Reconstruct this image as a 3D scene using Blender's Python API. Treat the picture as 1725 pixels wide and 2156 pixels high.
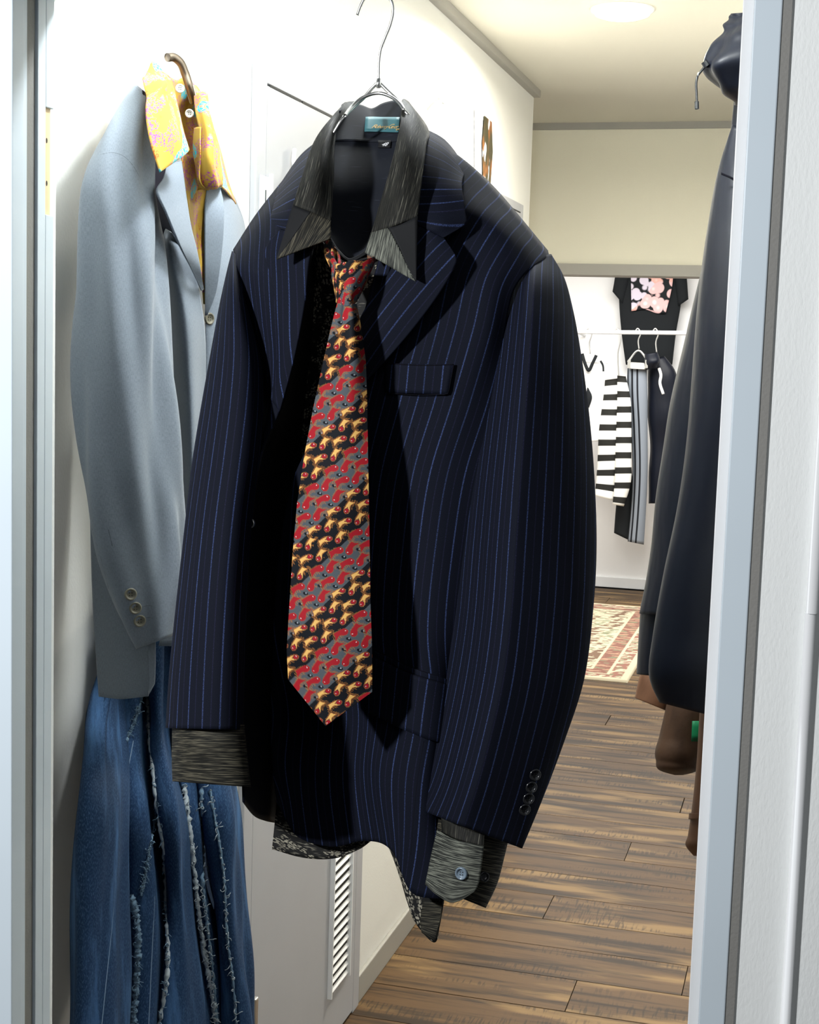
import bpy, math, random
import numpy as np
from mathutils import Vector, Matrix
from mathutils.bvhtree import BVHTree

random.seed(7); rng = np.random.RandomState(5)
for o in list(bpy.data.objects): bpy.data.objects.remove(o)
SC = bpy.context.scene; COL = SC.collection

# ------------------------------------------------------------------ camera
F = 3081.2; CX, CY = 862.5, 1078.0; H = 1.5
R = np.array([[0.96267962, -0.05922346, 0.26408433],
              [0.26885722, 0.09734218, -0.95824856],
              [0.03104426, 0.99348733, 0.10963198]])
CAM = np.array([0, 0, H])
cd = bpy.data.cameras.new('camera'); cam = bpy.data.objects.new('camera', cd); COL.objects.link(cam)
cd.sensor_fit = 'HORIZONTAL'; cd.sensor_width = 36; cd.lens = F / 1725 * 36; cd.clip_start = .05
mw = Matrix([list(R[i]) + [CAM[i]] for i in range(3)] + [[0, 0, 0, 1]]); cam.matrix_world = mw
SC.camera = cam

# ------------------------------------------------------------------ world, lights, exposure
w = bpy.data.worlds.new('world'); SC.world = w; w.use_nodes = True
w.node_tree.nodes['Background'].inputs[0].default_value = (.93, .97, 1, 1)
w.node_tree.nodes['Background'].inputs[1].default_value = .05
def light(name, kind, loc, energy, color=(1, 1, 1), size=.1, aim=None, spot=None, sizey=None):
    l = bpy.data.lights.new(name, kind); l.energy = energy; l.color = color
    if kind == 'AREA':
        l.size = size
        if sizey: l.shape = 'RECTANGLE'; l.size_y = sizey
    else: l.shadow_soft_size = size
    o = bpy.data.objects.new(name, l); COL.objects.link(o); o.location = loc
    if aim is not None:
        o.rotation_euler = (Vector(aim) - Vector(loc)).to_track_quat('-Z', 'Y').to_euler()
    return o
light('dressing_lamp_light', 'POINT', (-1.12, .12, 1.80), 84, (.97, .985, 1), .045)
light('front_room_light', 'AREA', (.75, -.7, 2.7), 5, (.93, .97, 1), 1.0, aim=(.1, 1.3, 1.2))
light('hall_downlight_near', 'POINT', (-.47, 1.78, 2.27), 27, (.92, .97, 1), .06)
light('far_room_light', 'AREA', (-.9, 7.6, 2.32), 110, (1, .99, .96), 2.2, aim=(-.9, 7.6, 0), sizey=1.8)
SC.view_settings.view_transform = 'Standard'; SC.view_settings.look = 'None'
SC.view_settings.gamma = 1; SC.view_settings.use_curve_mapping = False
SC.view_settings.exposure = .35

# ------------------------------------------------------------------ pixel -> place
def ray(px, py): return R @ np.array([(px - CX) / F, -(py - CY) / F, -1.0])
def D(px, py, d): return CAM + ray(px, py) * d
def onax(px, py, ax, v):
    r = ray(px, py); return CAM + r * ((v - CAM[ax]) / r[ax])
def onX(px, py, x): return onax(px, py, 0, x)
def onY(px, py, y): return onax(px, py, 1, y)
def onZ(px, py, z): return onax(px, py, 2, z)
class Plane:
    def __init__(s, p, n): s.p = np.array(p); s.n = np.array(n) / np.linalg.norm(n)
    def __call__(s, px, py, off=0):
        r = ray(px, py); q = s.p + s.n * off
        return CAM + r * (np.dot(q - CAM, s.n) / np.dot(r, s.n))

# ------------------------------------------------------------------ materials
class MT:
    def __init__(s, name, base=(.5, .5, .5), rough=.8, spec=.3, metal=0, sheen=0):
        s.m = bpy.data.materials.new(name); s.m.use_nodes = True; s.nt = s.m.node_tree
        s.b = s.nt.nodes['Principled BSDF']; s.col = None
        s.b.inputs['Base Color'].default_value = (*base, 1); s.base = base
        s.b.inputs['Roughness'].default_value = rough; s.b.inputs['Metallic'].default_value = metal
        s.b.inputs['Specular IOR Level'].default_value = spec
        if sheen: s.b.inputs['Sheen Weight'].default_value = sheen; s.b.inputs['Sheen Roughness'].default_value = .4
    def n(s, t, **k):
        x = s.nt.nodes.new(t)
        for a, v in k.items(): setattr(x, a, v)
        return x
    def l(s, a, b): s.nt.links.new(a, b)
    def coord(s, kind='UV', scale=(1, 1, 1), rot=(0, 0, 0), loc=(0, 0, 0)):
        t = s.n('ShaderNodeTexCoord'); m = s.n('ShaderNodeMapping')
        m.inputs['Scale'].default_value = scale; m.inputs['Rotation'].default_value = rot; m.inputs['Location'].default_value = loc
        s.l(t.outputs[kind], m.inputs[0]); return m.outputs[0]
    def noise(s, co, scale=1, detail=3, rough=.5):
        x = s.n('ShaderNodeTexNoise'); x.inputs['Scale'].default_value = scale; x.inputs['Detail'].default_value = detail
        x.inputs['Roughness'].default_value = rough; s.l(co, x.inputs['Vector']); return x.outputs['Fac']
    def vor(s, co, scale=1, feature='F1', out='Distance'):
        x = s.n('ShaderNodeTexVoronoi', feature=feature); x.inputs['Scale'].default_value = scale; s.l(co, x.inputs['Vector'])
        return x.outputs[out]
    def ramp(s, fac, lo, hi, a=0, b=1):
        x = s.n('ShaderNodeMapRange', interpolation_type='SMOOTHSTEP')
        for i, v in enumerate((lo, hi, a, b)): x.inputs[i + 1].default_value = v
        s.l(fac, x.inputs[0]); return x.outputs[0]
    def math(s, op, a, b=None):
        x = s.n('ShaderNodeMath', operation=op)
        for i, v in enumerate((a, b)):
            if v is None: continue
            if isinstance(v, (int, float)): x.inputs[i].default_value = v
            else: s.l(v, x.inputs[i])
        return x.outputs[0]
    def mix(s, fac, c2):
        x = s.n('ShaderNodeMix', data_type='RGBA')
        if isinstance(fac, (int, float)): x.inputs[0].default_value = fac
        else: s.l(fac, x.inputs[0])
        if s.col is None: x.inputs[6].default_value = (*s.base, 1)
        else: s.l(s.col, x.inputs[6])
        if isinstance(c2, tuple): x.inputs[7].default_value = (*c2, 1)
        else: s.l(c2, x.inputs[7])
        s.col = x.outputs[2]; s.l(s.col, s.b.inputs['Base Color']); return s
    def bump(s, h, strength=.3, dist=.001):
        x = s.n('ShaderNodeBump'); x.inputs['Strength'].default_value = strength; x.inputs['Distance'].default_value = dist
        s.l(h, x.inputs['Height']); s.l(x.outputs[0], s.b.inputs['Normal']); return s
    def sep(s, co, i):
        x = s.n('ShaderNodeSeparateXYZ'); s.l(co, x.inputs[0]); return x.outputs[i]
    def attr(s, name='col'):
        x = s.n('ShaderNodeAttribute', attribute_name=name); s.col = x.outputs['Color']; s.l(s.col, s.b.inputs['Base Color']); return s

def flat(name, c, rough=.6, spec=.3, metal=0, bumpy=None, kind='Object'):
    m = MT(name, c, rough, spec, metal)
    n = m.noise(m.coord(kind), 6, 3)
    m.mix(m.ramp(n, .3, .8, 0, .25), tuple(x * .86 for x in c))
    if bumpy: m.bump(m.noise(m.coord(kind, bumpy), 1, 2), .35, .001)
    return m.m

def wallpaper(name, c):
    m = MT(name, c, .85, .2)
    n = m.noise(m.coord('Object'), 1.3, 3); m.mix(m.ramp(n, .3, .8, 0, .3), tuple(x * .93 for x in c))
    m.bump(m.noise(m.coord('Object', (420, 420, 160)), 1, 2), .35, .0012); return m.m
M_WALL = wallpaper('white_wallpaper', (.74, .74, .71))
M_WALL_R = wallpaper('front_wallpaper', (.84, .86, .85))
M_CREAM = wallpaper('cream_wallpaper', (.78, .755, .63))
M_CEIL = wallpaper('cream_ceiling', (.70, .68, .60))
M_FARW = wallpaper('far_white_wall', (.88, .88, .88))
M_TRIM = flat('grey_trim', (.36, .35, .32), .55)
M_BASEB = flat('baseboard_grey', (.33, .32, .29), .5)
M_WHITE = flat('white_paint', (.82, .83, .84), .4)
M_JAMB = flat('jamb_paint', (.60, .68, .74), .38)
M_SEAL_SHADE = flat('grey_seal_and_shade', (.24, .235, .22), .7, bumpy=(300, 300, 300))
M_DOOR = flat('door_grey', (.40, .41, .44), .45)
M_DARK = flat('gap_dark', (.03, .03, .03), .8)
M_STEEL = MT('brushed_steel', (.66, .66, .64), .36, .5, 1).m
M_STEEL_D = MT('dark_steel', (.22, .18, .14), .3, .5, 1).m
m = MT('pine_wood', (.78, .62, .38), .6); m.mix(m.ramp(m.noise(m.coord('Object', (60, 60, 6)), 1, 4), .35, .75, 0, .6), (.62, .43, .22)); M_PINE = m.m

def plank_mat():
    m = MT('plank_wood', (.084, .045, .0175), .55, .2)
    oi = m.n('ShaderNodeObjectInfo'); t = m.n('ShaderNodeTexCoord')
    add = m.n('ShaderNodeVectorMath', operation='ADD'); comb = m.n('ShaderNodeCombineXYZ')
    r40 = m.math('MULTIPLY', oi.outputs['Random'], 40.0)
    m.l(r40, comb.inputs[0]); m.l(r40, comb.inputs[1]); m.l(t.outputs['UV'], add.inputs[0]); m.l(comb.outputs[0], add.inputs[1])
    def co(sc):
        mp = m.n('ShaderNodeMapping'); mp.inputs['Scale'].default_value = sc; m.l(add.outputs[0], mp.inputs[0]); return mp.outputs[0]
    m.mix(m.ramp(oi.outputs['Random'], 0, 1, 0, .55), (.125, .073, .031))
    m.mix(m.ramp(m.noise(co((1.5, 20, 1)), 1, 5, .65), .44, .62, 0, 1), (.030, .0175, .008))
    m.mix(m.ramp(m.noise(co((2.2, 12, 1)), 1, 4), .50, .66, 0, .9), (.225, .138, .055))
    saw = m.noise(co((150, 14, 1)), 1, 1); area = m.ramp(m.noise(co((2.5, 11, 1)), 1, 2), .5, .62)
    m.mix(m.math('MULTIPLY', m.ramp(saw, .5, .6), m.math('MULTIPLY', area, .65)), (.026, .017, .010))
    m.bump(m.noise(co((30, 160, 1)), 1, 3), .25, .001)
    return m.m
M_PLANK = plank_mat()

def pinstripe():
    m = MT('navy_pinstripe', (.0036, .0050, .0112), .8, .10)
    uv = m.coord('UV'); u = m.sep(uv, 0)
    def stripe(period, off, width):
        x = m.math('FRACT', m.math('ADD', m.math('DIVIDE', u, period), off))
        return m.ramp(m.math('ABSOLUTE', m.math('SUBTRACT', x, .5)), width / period * .45, width / period * 1.0, 1, 0)
    fine = m.noise(m.coord('UV', (2500, 700, 1)), 1, 2); slow = m.noise(m.coord('UV', (60, 9, 1)), 1, 2)
    m.mix(m.ramp(m.noise(m.coord('UV', (1700, 1700, 1)), 1, 2), .35, .7, 0, .5), (.0074, .0094, .0185))
    a = m.math('MULTIPLY', stripe(.0166, 0, .00085), m.ramp(fine, .36, .62, .12, 1))
    m.mix(m.math('MULTIPLY', a, m.ramp(slow, .3, .7, .5, 1)), (.052, .080, .21))
    b = m.math('MULTIPLY', stripe(.0166, .5, .0007), m.ramp(fine, .4, .65, .05, .4))
    m.mix(b, (.030, .031, .085))
    m.bump(m.noise(m.coord('UV', (1400, 1400, 1)), 1, 2), .25, .0004); return m.m
M_PIN = pinstripe()
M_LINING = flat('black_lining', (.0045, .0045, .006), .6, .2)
M_NAVY_SEAM = flat('navy_seam', (.004, .004, .007), .9, .1)

def lurex(name, axis, dark, lite, amt=1.0, lo=.53):
    m = MT(name, dark, .65, .16)
    sc = (2200, 60, 1) if axis == 'v' else (60, 2200, 1)
    sc2 = (900, 25, 1) if axis == 'v' else (25, 900, 1)
    n1 = m.noise(m.coord('UV', sc), 1, 2); n2 = m.noise(m.coord('UV', sc2), 1, 2)
    m.mix(m.ramp(n1, .40, .7, 0, .9), tuple(x * .22 for x in lite))
    m.mix(m.math('MULTIPLY', m.ramp(n2, lo, lo + .12, 0, amt), m.ramp(n1, .4, .55)), lite)
    m.bump(n1, .5, .0006); return m.m
M_LUREX = lurex('lurex_collar', 'v', (.0050, .0054, .0050), (.15, .147, .118), 1.0, .58)
M_LUREX_B = lurex('lurex_bright', 'u', (.014, .016, .0155), (.19, .20, .165), 1.0, .42)
M_LUREX_C = lurex('lurex_cuff', 'u', (.0075, .008, .0075), (.115, .105, .075), 1.0, .47)
M_SHIRT_BLK = flat('shirt_black', (.0048, .0054, .0066), .75, .25, kind='UV')
m = MT('shirt_inside', (.0075, .0095, .015), .8, .2)
m.mix(m.ramp(m.noise(m.coord('UV', (40, 900, 1)), 1, 1), .70, .76, 0, .6), (.06, .07, .10)); M_SHIRT_IN = m.m
def jacq():
    m = MT('shirt_jacquard', (.008, .008, .008), .7, .25)
    big = m.noise(m.coord('UV', (38, 45, 1)), 1, 2); sm = m.vor(m.coord('UV', (300, 520, 1)), 1)
    ln = m.noise(m.coord('UV', (90, 520, 1)), 1, 1)
    m.mix(m.math('MULTIPLY', m.ramp(big, .47, .53), m.ramp(sm, .42, .5, 1, 0)), (.30, .28, .22))
    m.mix(m.math('MULTIPLY', m.ramp(big, .30, .44, 1, 0), m.ramp(ln, .52, .57)), (.27, .255, .205)); return m.m
M_JACQ = jacq()
def attrmat(name, rough=.7, weave=900, spec=.3):
    m = MT(name, (.5, .5, .5), rough, spec); m.attr(); m.bump(m.noise(m.coord('UV', (weave, weave, 1)), 1, 2), .3, .0004); return m.m
M_TIE = attrmat('printed_silk_tie', .7, 1500, .12)
M_RUG = attrmat('woven_rug', .95, 300, .1)
m = MT('teal_label', (.035, .13, .15), .6); m.bump(m.noise(m.coord('UV', (900, 900, 1)), 1, 1), .3, .0003); M_TEAL = m.m
M_GOLD = flat('gold_thread', (.50, .34, .12), .5)
M_WTHREAD = flat('white_thread', (.75, .76, .78), .6)
M_BTN_BLUE = flat('blue_grey_button', (.16, .21, .26), .25, .5)
M_BTN_BLK = flat('black_button', (.014, .015, .017), .22, .5)
M_BTN_OLIVE = flat('horn_button', (.16, .15, .11), .28, .5)

def wool(name, c, c2):
    m = MT(name, c, .85, .2, sheen=.15)
    m.mix(m.ramp(m.noise(m.coord('UV', (1500, 220, 1)), 1, 2), .35, .7, 0, .55), c2)
    m.mix(m.ramp(m.noise(m.coord('UV', (220, 1500, 1)), 1, 2), .4, .75, 0, .4), tuple(x * 1.25 for x in c))
    m.bump(m.noise(m.coord('UV', (1300, 1300, 1)), 1, 2), .25, .0005); return m.m
M_GREY = wool('blue_grey_wool', (.185, .218, .262), (.110, .132, .165))
M_GREY_SEAM = flat('grey_seam', (.05, .06, .075), .9)
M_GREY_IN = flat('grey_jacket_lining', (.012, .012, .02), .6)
def paisley():
    m = MT('yellow_print_cotton', (.46, .29, .045), .75, .2)
    c = m.coord('UV', (1, 1, 1)); big = m.noise(m.coord('UV', (22, 22, 1)), 1, 2)
    ed = m.vor(m.coord('UV', (150, 150, 1)), 1, 'DISTANCE_TO_EDGE'); rings = m.noise(m.coord('UV', (120, 120, 1)), 1, 2, .7)
    line = m.ramp(m.math('ABSOLUTE', m.math('SUBTRACT', rings, .5)), .02, .05, 1, 0)
    m.mix(m.math('MULTIPLY', m.ramp(big, .45, .50), line), (.33, .07, .25))
    m.mix(m.math('MULTIPLY', m.ramp(m.noise(m.coord('UV', (16, 16, 1), loc=(5, 2, 0)), 1, 1),   .60, .63), m.ramp(ed, .02, .12)), (.04, .45, .55))
    m.mix(m.math('MULTIPLY', m.ramp(m.noise(m.coord('UV', (30, 30, 1), loc=(9, 4, 0)), 1, 2), .60, .66), line), (.40, .10, .02))
    return m.m
M_YEL = paisley()
def denim():
    m = MT('denim', (.009, .030, .080), .85, .2)
    m.mix(m.ramp(m.noise(m.coord('UV', (26, 4.0, 1)), 1, 4, .65), .46, .68, 0, .95), (.050, .125, .265))
    m.mix(m.ramp(m.noise(m.coord('UV', (5, 2, 1), loc=(3, 1, 0)), 1, 3), .5, .75, 0, .8), (.0035, .011, .034))
    m.mix(m.ramp(m.noise(m.coord('UV', (1200, 260, 1), rot=(0, 0, .5)), 1, 2), .45, .7, 0, .5), (.07, .14, .26))
    m.bump(m.noise(m.coord('UV', (900, 900, 1)), 1, 2), .4, .0008); return m.m
M_DENIM = denim()
M_CORD = flat('frayed_white', (.38, .43, .46), .9, .1)
M_FRAY = flat('fray_blue', (.14, .22, .30), .9, .1)
M_STITCH = flat('seam_stitch', (.20, .28, .38), .9, .1)
m = MT('navy_nylon', (.0045, .0062, .0125), .45, .25)
m.bump(m.noise(m.coord('UV', (16, 4, 1)), 1, 3), .45, .012); M_NYLON = m.m
m = MT('brown_suede', (.066, .033, .016), .7, .3); m.mix(m.ramp(m.noise(m.coord('UV', (30, 14, 1)), 1, 4), .35, .7, 0, .8), (.030, .014, .007))
m.bump(m.noise(m.coord('UV', (40, 40, 1)), 1, 3), .4, .004); M_BROWN = m.m
m = MT('tan_leather', (.17, .080, .040), .6, .3); m.mix(m.ramp(m.noise(m.coord('UV', (30, 10, 1)), 1, 4), .4, .7, 0, .6), (.085, .038, .02)); M_TAN = m.m
M_GREEN = flat('green_tag', (.01, .22, .085), .5)
M_BLACKCLOTH = flat('black_cloth', (.010, .012, .014), .8, .2, kind='UV')
M_KNIT_W = flat('white_knit', (.78, .78, .76), .9, .1, kind='UV')
def stripes(name, a, b, period, axis, duty, lo=None):
    m = MT(name, a, .9, .15); u = m.sep(m.coord('UV'), axis)
    x = m.math('FRACT', m.math('DIVIDE', u, period))
    s = m.math('MULTIPLY', m.ramp(x, 0, .04), m.ramp(x, duty, duty + .04, 1, 0))
    if lo is not None: s = m.math('MULTIPLY', s, m.ramp(u, lo, lo + .005))
    m.mix(s, b); return m.m
M_STRIPE = stripes('striped_knit', (.82, .82, .78), (.022, .022, .02), .092, 1, .42)
M_TRACK = stripes('striped_trouser', (.21, .235, .27), (.012, .013, .016), .034, 0, .38, lo=.0)
def floral():
    m = MT('floral_print', (.012, .014, .016), .8, .2)
    f1 = m.vor(m.coord('UV', (21, 21, 1)), 1); col = m.vor(m.coord('UV', (4.5, 4.5, 1)), 1, 'F1', 'Color')
    hue = m.sep(col, 0)
    x = m.n('ShaderNodeMix', data_type='RGBA'); m.l(m.ramp(hue, .2, .5), x.inputs[0])
    x.inputs[6].default_value = (.62, .62, .74, 1); x.inputs[7].default_value = (.80, .42, .36, 1)
    y = m.n('ShaderNodeMix', data_type='RGBA'); m.l(m.ramp(f1, .05, .4), y.inputs[0]); m.l(x.outputs[2], y.inputs[7]); y.inputs[6].default_value = (.86, .82, .8, 1)
    m.mix(m.ramp(f1, .64, .76, 1, 0), y.outputs[2]); return m.m
M_FLORAL = floral()
m = MT('lamp_glow', (1, 1, 1)); m.b.inputs['Emission Color'].default_value = (1, .97, .88, 1); m.b.inputs['Emission Strength'].default_value = 6; M_GLOW = m.m
m = MT('photo_print', (.045, .04, .02), .45, .3)
pu = m.coord('UV')
m.mix(m.ramp(m.noise(m.coord('UV', (18, 9, 1)), 1, 2), .48, .6), (.20, .08, .025)); m.mix(m.ramp(m.noise(m.coord('UV', (22, 12, 1), loc=(2, 7, 0)), 1, 2), .58, .64), (.50, .48, .50)); M_PHOTO = m.m
M_PAPER = flat('white_paper', (.86, .86, .84), .6)

# ------------------------------------------------------------------ object helpers
def put(o, parent=None):
    COL.objects.link(o)
    if parent is not None: o.parent = parent
    return o
def tag(o, label=None, cat=None, group=None, kind=None):
    if label: o['label'] = label
    if cat: o['category'] = cat
    if group: o['group'] = group
    if kind: o['kind'] = kind
    return o
def thing(name, loc, label, cat, group=None):
    o = bpy.data.objects.new(name, None); o.empty_display_size = .05; o.location = Vector([float(x) for x in loc]); put(o)
    return tag(o, label, cat, group)
def pabs(parent):
    v = Vector((0, 0, 0))
    while parent is not None: v += parent.location; parent = parent.parent
    return np.array(v)
def mesh(name, V, faces, mat, parent=None, uv=None, smooth=True, colr=None, thick=0, local=None, bvh=False):
    V = np.asarray(V, float); org = pabs(parent)
    if parent is None:
        loc = np.array([V[:, 0].mean(), V[:, 1].mean(), V[:, 2].min()]) if local is None else np.array(local)
    else: loc = V.mean(0) - org
    me = bpy.data.meshes.new(name); me.from_pydata((V - org - loc).tolist(), [], [tuple(int(i) for i in f) for f in faces])
    if mat: me.materials.append(mat)
    if smooth: me.polygons.foreach_set('use_smooth', [True] * len(me.polygons))
    if uv is not None:
        ul = me.uv_layers.new(name='UVMap'); li = np.zeros(len(me.loops), int); me.loops.foreach_get('vertex_index', li)
        ul.data.foreach_set('uv', np.asarray(uv, float)[li].ravel())
    if colr is not None:
        a = me.color_attributes.new('col', 'FLOAT_COLOR', 'POINT')
        a.data.foreach_set('color', np.c_[colr, np.ones(len(colr))].ravel())
    me.update(); o = bpy.data.objects.new(name, me); o.location = Vector(loc.tolist()); put(o, parent)
    if thick:
        s = o.modifiers.new('thickness', 'SOLIDIFY'); s.thickness = thick; s.offset = 0
    if bvh: BV[o.name] = BVHTree.FromPolygons([Vector(v) for v in V.tolist()], [tuple(int(i) for i in f) for f in faces])
    return o
BV = {}
def box(name, a, b, mat, parent=None, bev=.0, smooth=False):
    (x0, y0, z0), (x1, y1, z1) = [min(p, q) for p, q in zip(a, b)], [max(p, q) for p, q in zip(a, b)]
    V = [(x, y, z) for z in (z0, z1) for y in (y0, y1) for x in (x0, x1)]
    Fc = [(0, 2, 3, 1), (4, 5, 7, 6), (0, 1, 5, 4), (2, 6, 7, 3), (0, 4, 6, 2), (1, 3, 7, 5)]
    o = mesh(name, V, Fc, mat, parent, smooth=smooth)
    if bev:
        m = o.modifiers.new('bevel', 'BEVEL'); m.width = bev; m.segments = 2
    return o
def spl(P, n, lin=False):
    """resample polyline of row vectors at n even parameters with a smooth spline"""
    P = np.asarray(P, float)
    if len(P) == 1: return np.repeat(P, n, 0)
    d = np.r_[0, np.cumsum(np.maximum(np.linalg.norm(np.diff(P, axis=0), axis=1), 1e-6))]
    t = np.linspace(0, d[-1], n)
    if lin or len(P) == 2: return np.stack([np.interp(t, d, P[:, k]) for k in range(P.shape[1])], 1)
    k = len(P); m = np.zeros_like(P); h = np.diff(d); s = np.diff(P, axis=0) / h[:, None]
    m[0] = s[0]; m[-1] = s[-1]
    for i in range(1, k - 1): m[i] = (s[i - 1] * h[i] + s[i] * h[i - 1]) / (h[i - 1] + h[i])
    i = np.clip(np.searchsorted(d, t, 'right') - 1, 0, k - 2); x = ((t - d[i]) / h[i])[:, None]; hh = h[i][:, None]
    return (2*x**3-3*x**2+1)*P[i] + (x**3-2*x**2+x)*hh*m[i] + (-2*x**3+3*x**2)*P[i+1] + (x**3-x**2)*hh*m[i+1]
def grid(rows, nu, nv, linu=False, linv=False):
    A = np.stack([spl(r, nu, linu) for r in rows])            # rows x nu x 3
    k = len(A); d = np.r_[0, np.cumsum(np.maximum(np.linalg.norm(np.diff(A.mean(1), axis=0), axis=1), 1e-6))]
    B = A.reshape(k, -1); t = np.linspace(0, d[-1], nv)
    if linv or k == 2: G = np.stack([np.interp(t, d, B[:, j]) for j in range(B.shape[1])], 1)
    else:
        h = np.diff(d); s = np.diff(B, axis=0) / h[:, None]; m = np.zeros_like(B); m[0] = s[0]; m[-1] = s[-1]
        for i in range(1, k - 1): m[i] = (s[i - 1] * h[i] + s[i] * h[i - 1]) / (h[i - 1] + h[i])
        i = np.clip(np.searchsorted(d, t, 'right') - 1, 0, k - 2); x = ((t - d[i]) / h[i])[:, None]; hh = h[i][:, None]
        G = (2*x**3-3*x**2+1)*B[i] + (x**3-2*x**2+x)*hh*m[i] + (-2*x**3+3*x**2)*B[i+1] + (x**3-x**2)*hh*m[i+1]
    return G.reshape(nv, nu, 3)
def gfaces(nv, nu, close=False):
    i = np.arange(nv * nu).reshape(nv, nu)
    if close: i = np.c_[i, i[:, :1]]
    return np.stack([i[:-1, :-1], i[:-1, 1:], i[1:, 1:], i[1:, :-1]], -1).reshape(-1, 4)
def guv(G, anchor=.5, swap=False):
    nv, nu, _ = G.shape
    du = np.linalg.norm(np.diff(G, axis=1), axis=2); U = np.c_[np.zeros(nv), np.cumsum(du, 1)]
    a = int(anchor * (nu - 1)); U = U - U[:, a:a + 1]
    dv = np.linalg.norm(np.diff(G[:, a], axis=0), axis=1); Vv = np.r_[0, np.cumsum(dv)]
    V = np.repeat(Vv[:, None], nu, 1)
    return (np.stack([V, U], -1) if swap else np.stack([U, V], -1)).reshape(-1, 2)
def gnorm(G):
    a = np.gradient(G, axis=1); b = np.gradient(G, axis=0); n = np.cross(a, b)
    n /= np.maximum(np.linalg.norm(n, axis=2, keepdims=True), 1e-9)
    if np.sum(n * (CAM - G)) < 0: n = -n
    return n
def wave(u, v, amp, fu, fv, seed, k=5):
    r = np.random.RandomState(seed); s = np.zeros_like(u)
    for _ in range(k):
        a, b, p = r.normal(0, fu), r.normal(0, fv), r.rand() * 6.28
        s += np.sin(a * u + b * v + p)
    return amp * s / k ** .5
def patch(name, rows, mat, parent=None, fn=None, nu=30, nv=40, anchor=.5, swap=False, thick=.0014, wr=None, linu=False, linv=False,
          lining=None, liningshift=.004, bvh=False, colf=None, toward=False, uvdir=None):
    if fn is not None: rows = [[fn(*p) for p in r] for r in rows]
    G = grid(rows, nu, nv, linu, linv); uv = guv(G, anchor, swap); N = gnorm(G)
    if uvdir:
        p0, p1 = fn(*uvdir[0]), fn(*uvdir[1]); e = (p1 - p0) / np.linalg.norm(p1 - p0); nn = N.mean((0, 1)); e2 = np.cross(nn, e); e2 /= np.linalg.norm(e2)
        uv = np.stack([(G - p0) @ e2, (G - p0) @ e], -1).reshape(-1, 2)
    if wr:
        q = uv.reshape(nv, nu, 2); s = wave(q[..., 0], q[..., 1], *wr)
        G = G + N * s[..., None]
    fs = gfaces(nv, nu)
    o = mesh(name, G.reshape(-1, 3), fs, mat, parent, uv, thick=thick, bvh=bvh, colr=None if colf is None else colf(uv))
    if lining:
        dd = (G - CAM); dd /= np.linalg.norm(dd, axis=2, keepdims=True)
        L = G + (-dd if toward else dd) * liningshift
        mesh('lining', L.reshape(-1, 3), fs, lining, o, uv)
    return o
def tube(name, rings, mat, parent=None, fn=None, ns=56, nv=70, ex=2.0, peak=0.0, thick=.0014, wr=None, cap=False, bvh=False, swap=False, colf=None):
    C, A, B = [], [], []
    for (xl, yl, xr, yr, off, half) in rings:
        l, r = fn(xl, yl, off), fn(xr, yr, off); c = (l + r) / 2; d = CAM - c; d /= np.linalg.norm(d)
        C.append(c); A.append((r - l) / 2); B.append(d * half)
    P = np.concatenate([np.array(C), np.array(A), np.array(B)], 1)
    d = np.r_[0, np.cumsum(np.linalg.norm(np.diff(P[:, :3], axis=0), axis=1))]
    # spline over ring index
    S = np.stack([np.r_[p] for p in P]); S = splv(S, d, nv); C, A, B = S[:, :3], S[:, 3:6], S[:, 6:]
    t = np.linspace(-math.pi / 2, 1.5 * math.pi, ns, endpoint=False); e = 2 / ex
    ct = np.sign(np.cos(t)) * np.abs(np.cos(t)) ** e; st = np.sign(np.sin(t)) * np.abs(np.sin(t)) ** e
    ct = ct + peak * np.maximum(st, 0) * (1 - ct ** 2)
    G = C[:, None] + A[:, None] * ct[None, :, None] + B[:, None] * st[None, :, None]
    uv = guv(G, .5, swap); cen = C[:, None]
    if wr:
        q = uv.reshape(nv, ns, 2); s = wave(q[..., 0], q[..., 1], *wr); N = G - cen; N /= np.maximum(np.linalg.norm(N, axis=2, keepdims=True), 1e-6)
        fade = np.sin(np.pi * np.arange(ns) / ns)[None]
        G = G + N * (s * fade)[..., None]
    fs = list(gfaces(nv, ns, True)); V = G.reshape(-1, 3)
    if cap: fs = fs + [tuple(range(ns)), tuple(range((nv - 1) * ns, nv * ns))]
    return mesh(name, V, fs, mat, parent, uv, thick=0 if cap else thick, bvh=bvh, colr=None if colf is None else colf(uv))
def splv(S, d, n):
    k = len(S); t = np.linspace(0, d[-1], n); h = np.diff(d); s = np.diff(S, axis=0) / h[:, None]; m = np.zeros_like(S); m[0] = s[0]; m[-1] = s[-1]
    for i in range(1, k - 1): m[i] = (s[i - 1] * h[i] + s[i] * h[i - 1]) / (h[i - 1] + h[i])
    i = np.clip(np.searchsorted(d, t, 'right') - 1, 0, k - 2); x = ((t - d[i]) / h[i])[:, None]; hh = h[i][:, None]
    return (2*x**3-3*x**2+1)*S[i] + (x**3-2*x**2+x)*hh*m[i] + (-2*x**3+3*x**2)*S[i+1] + (x**3-x**2)*hh*m[i+1]
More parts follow.
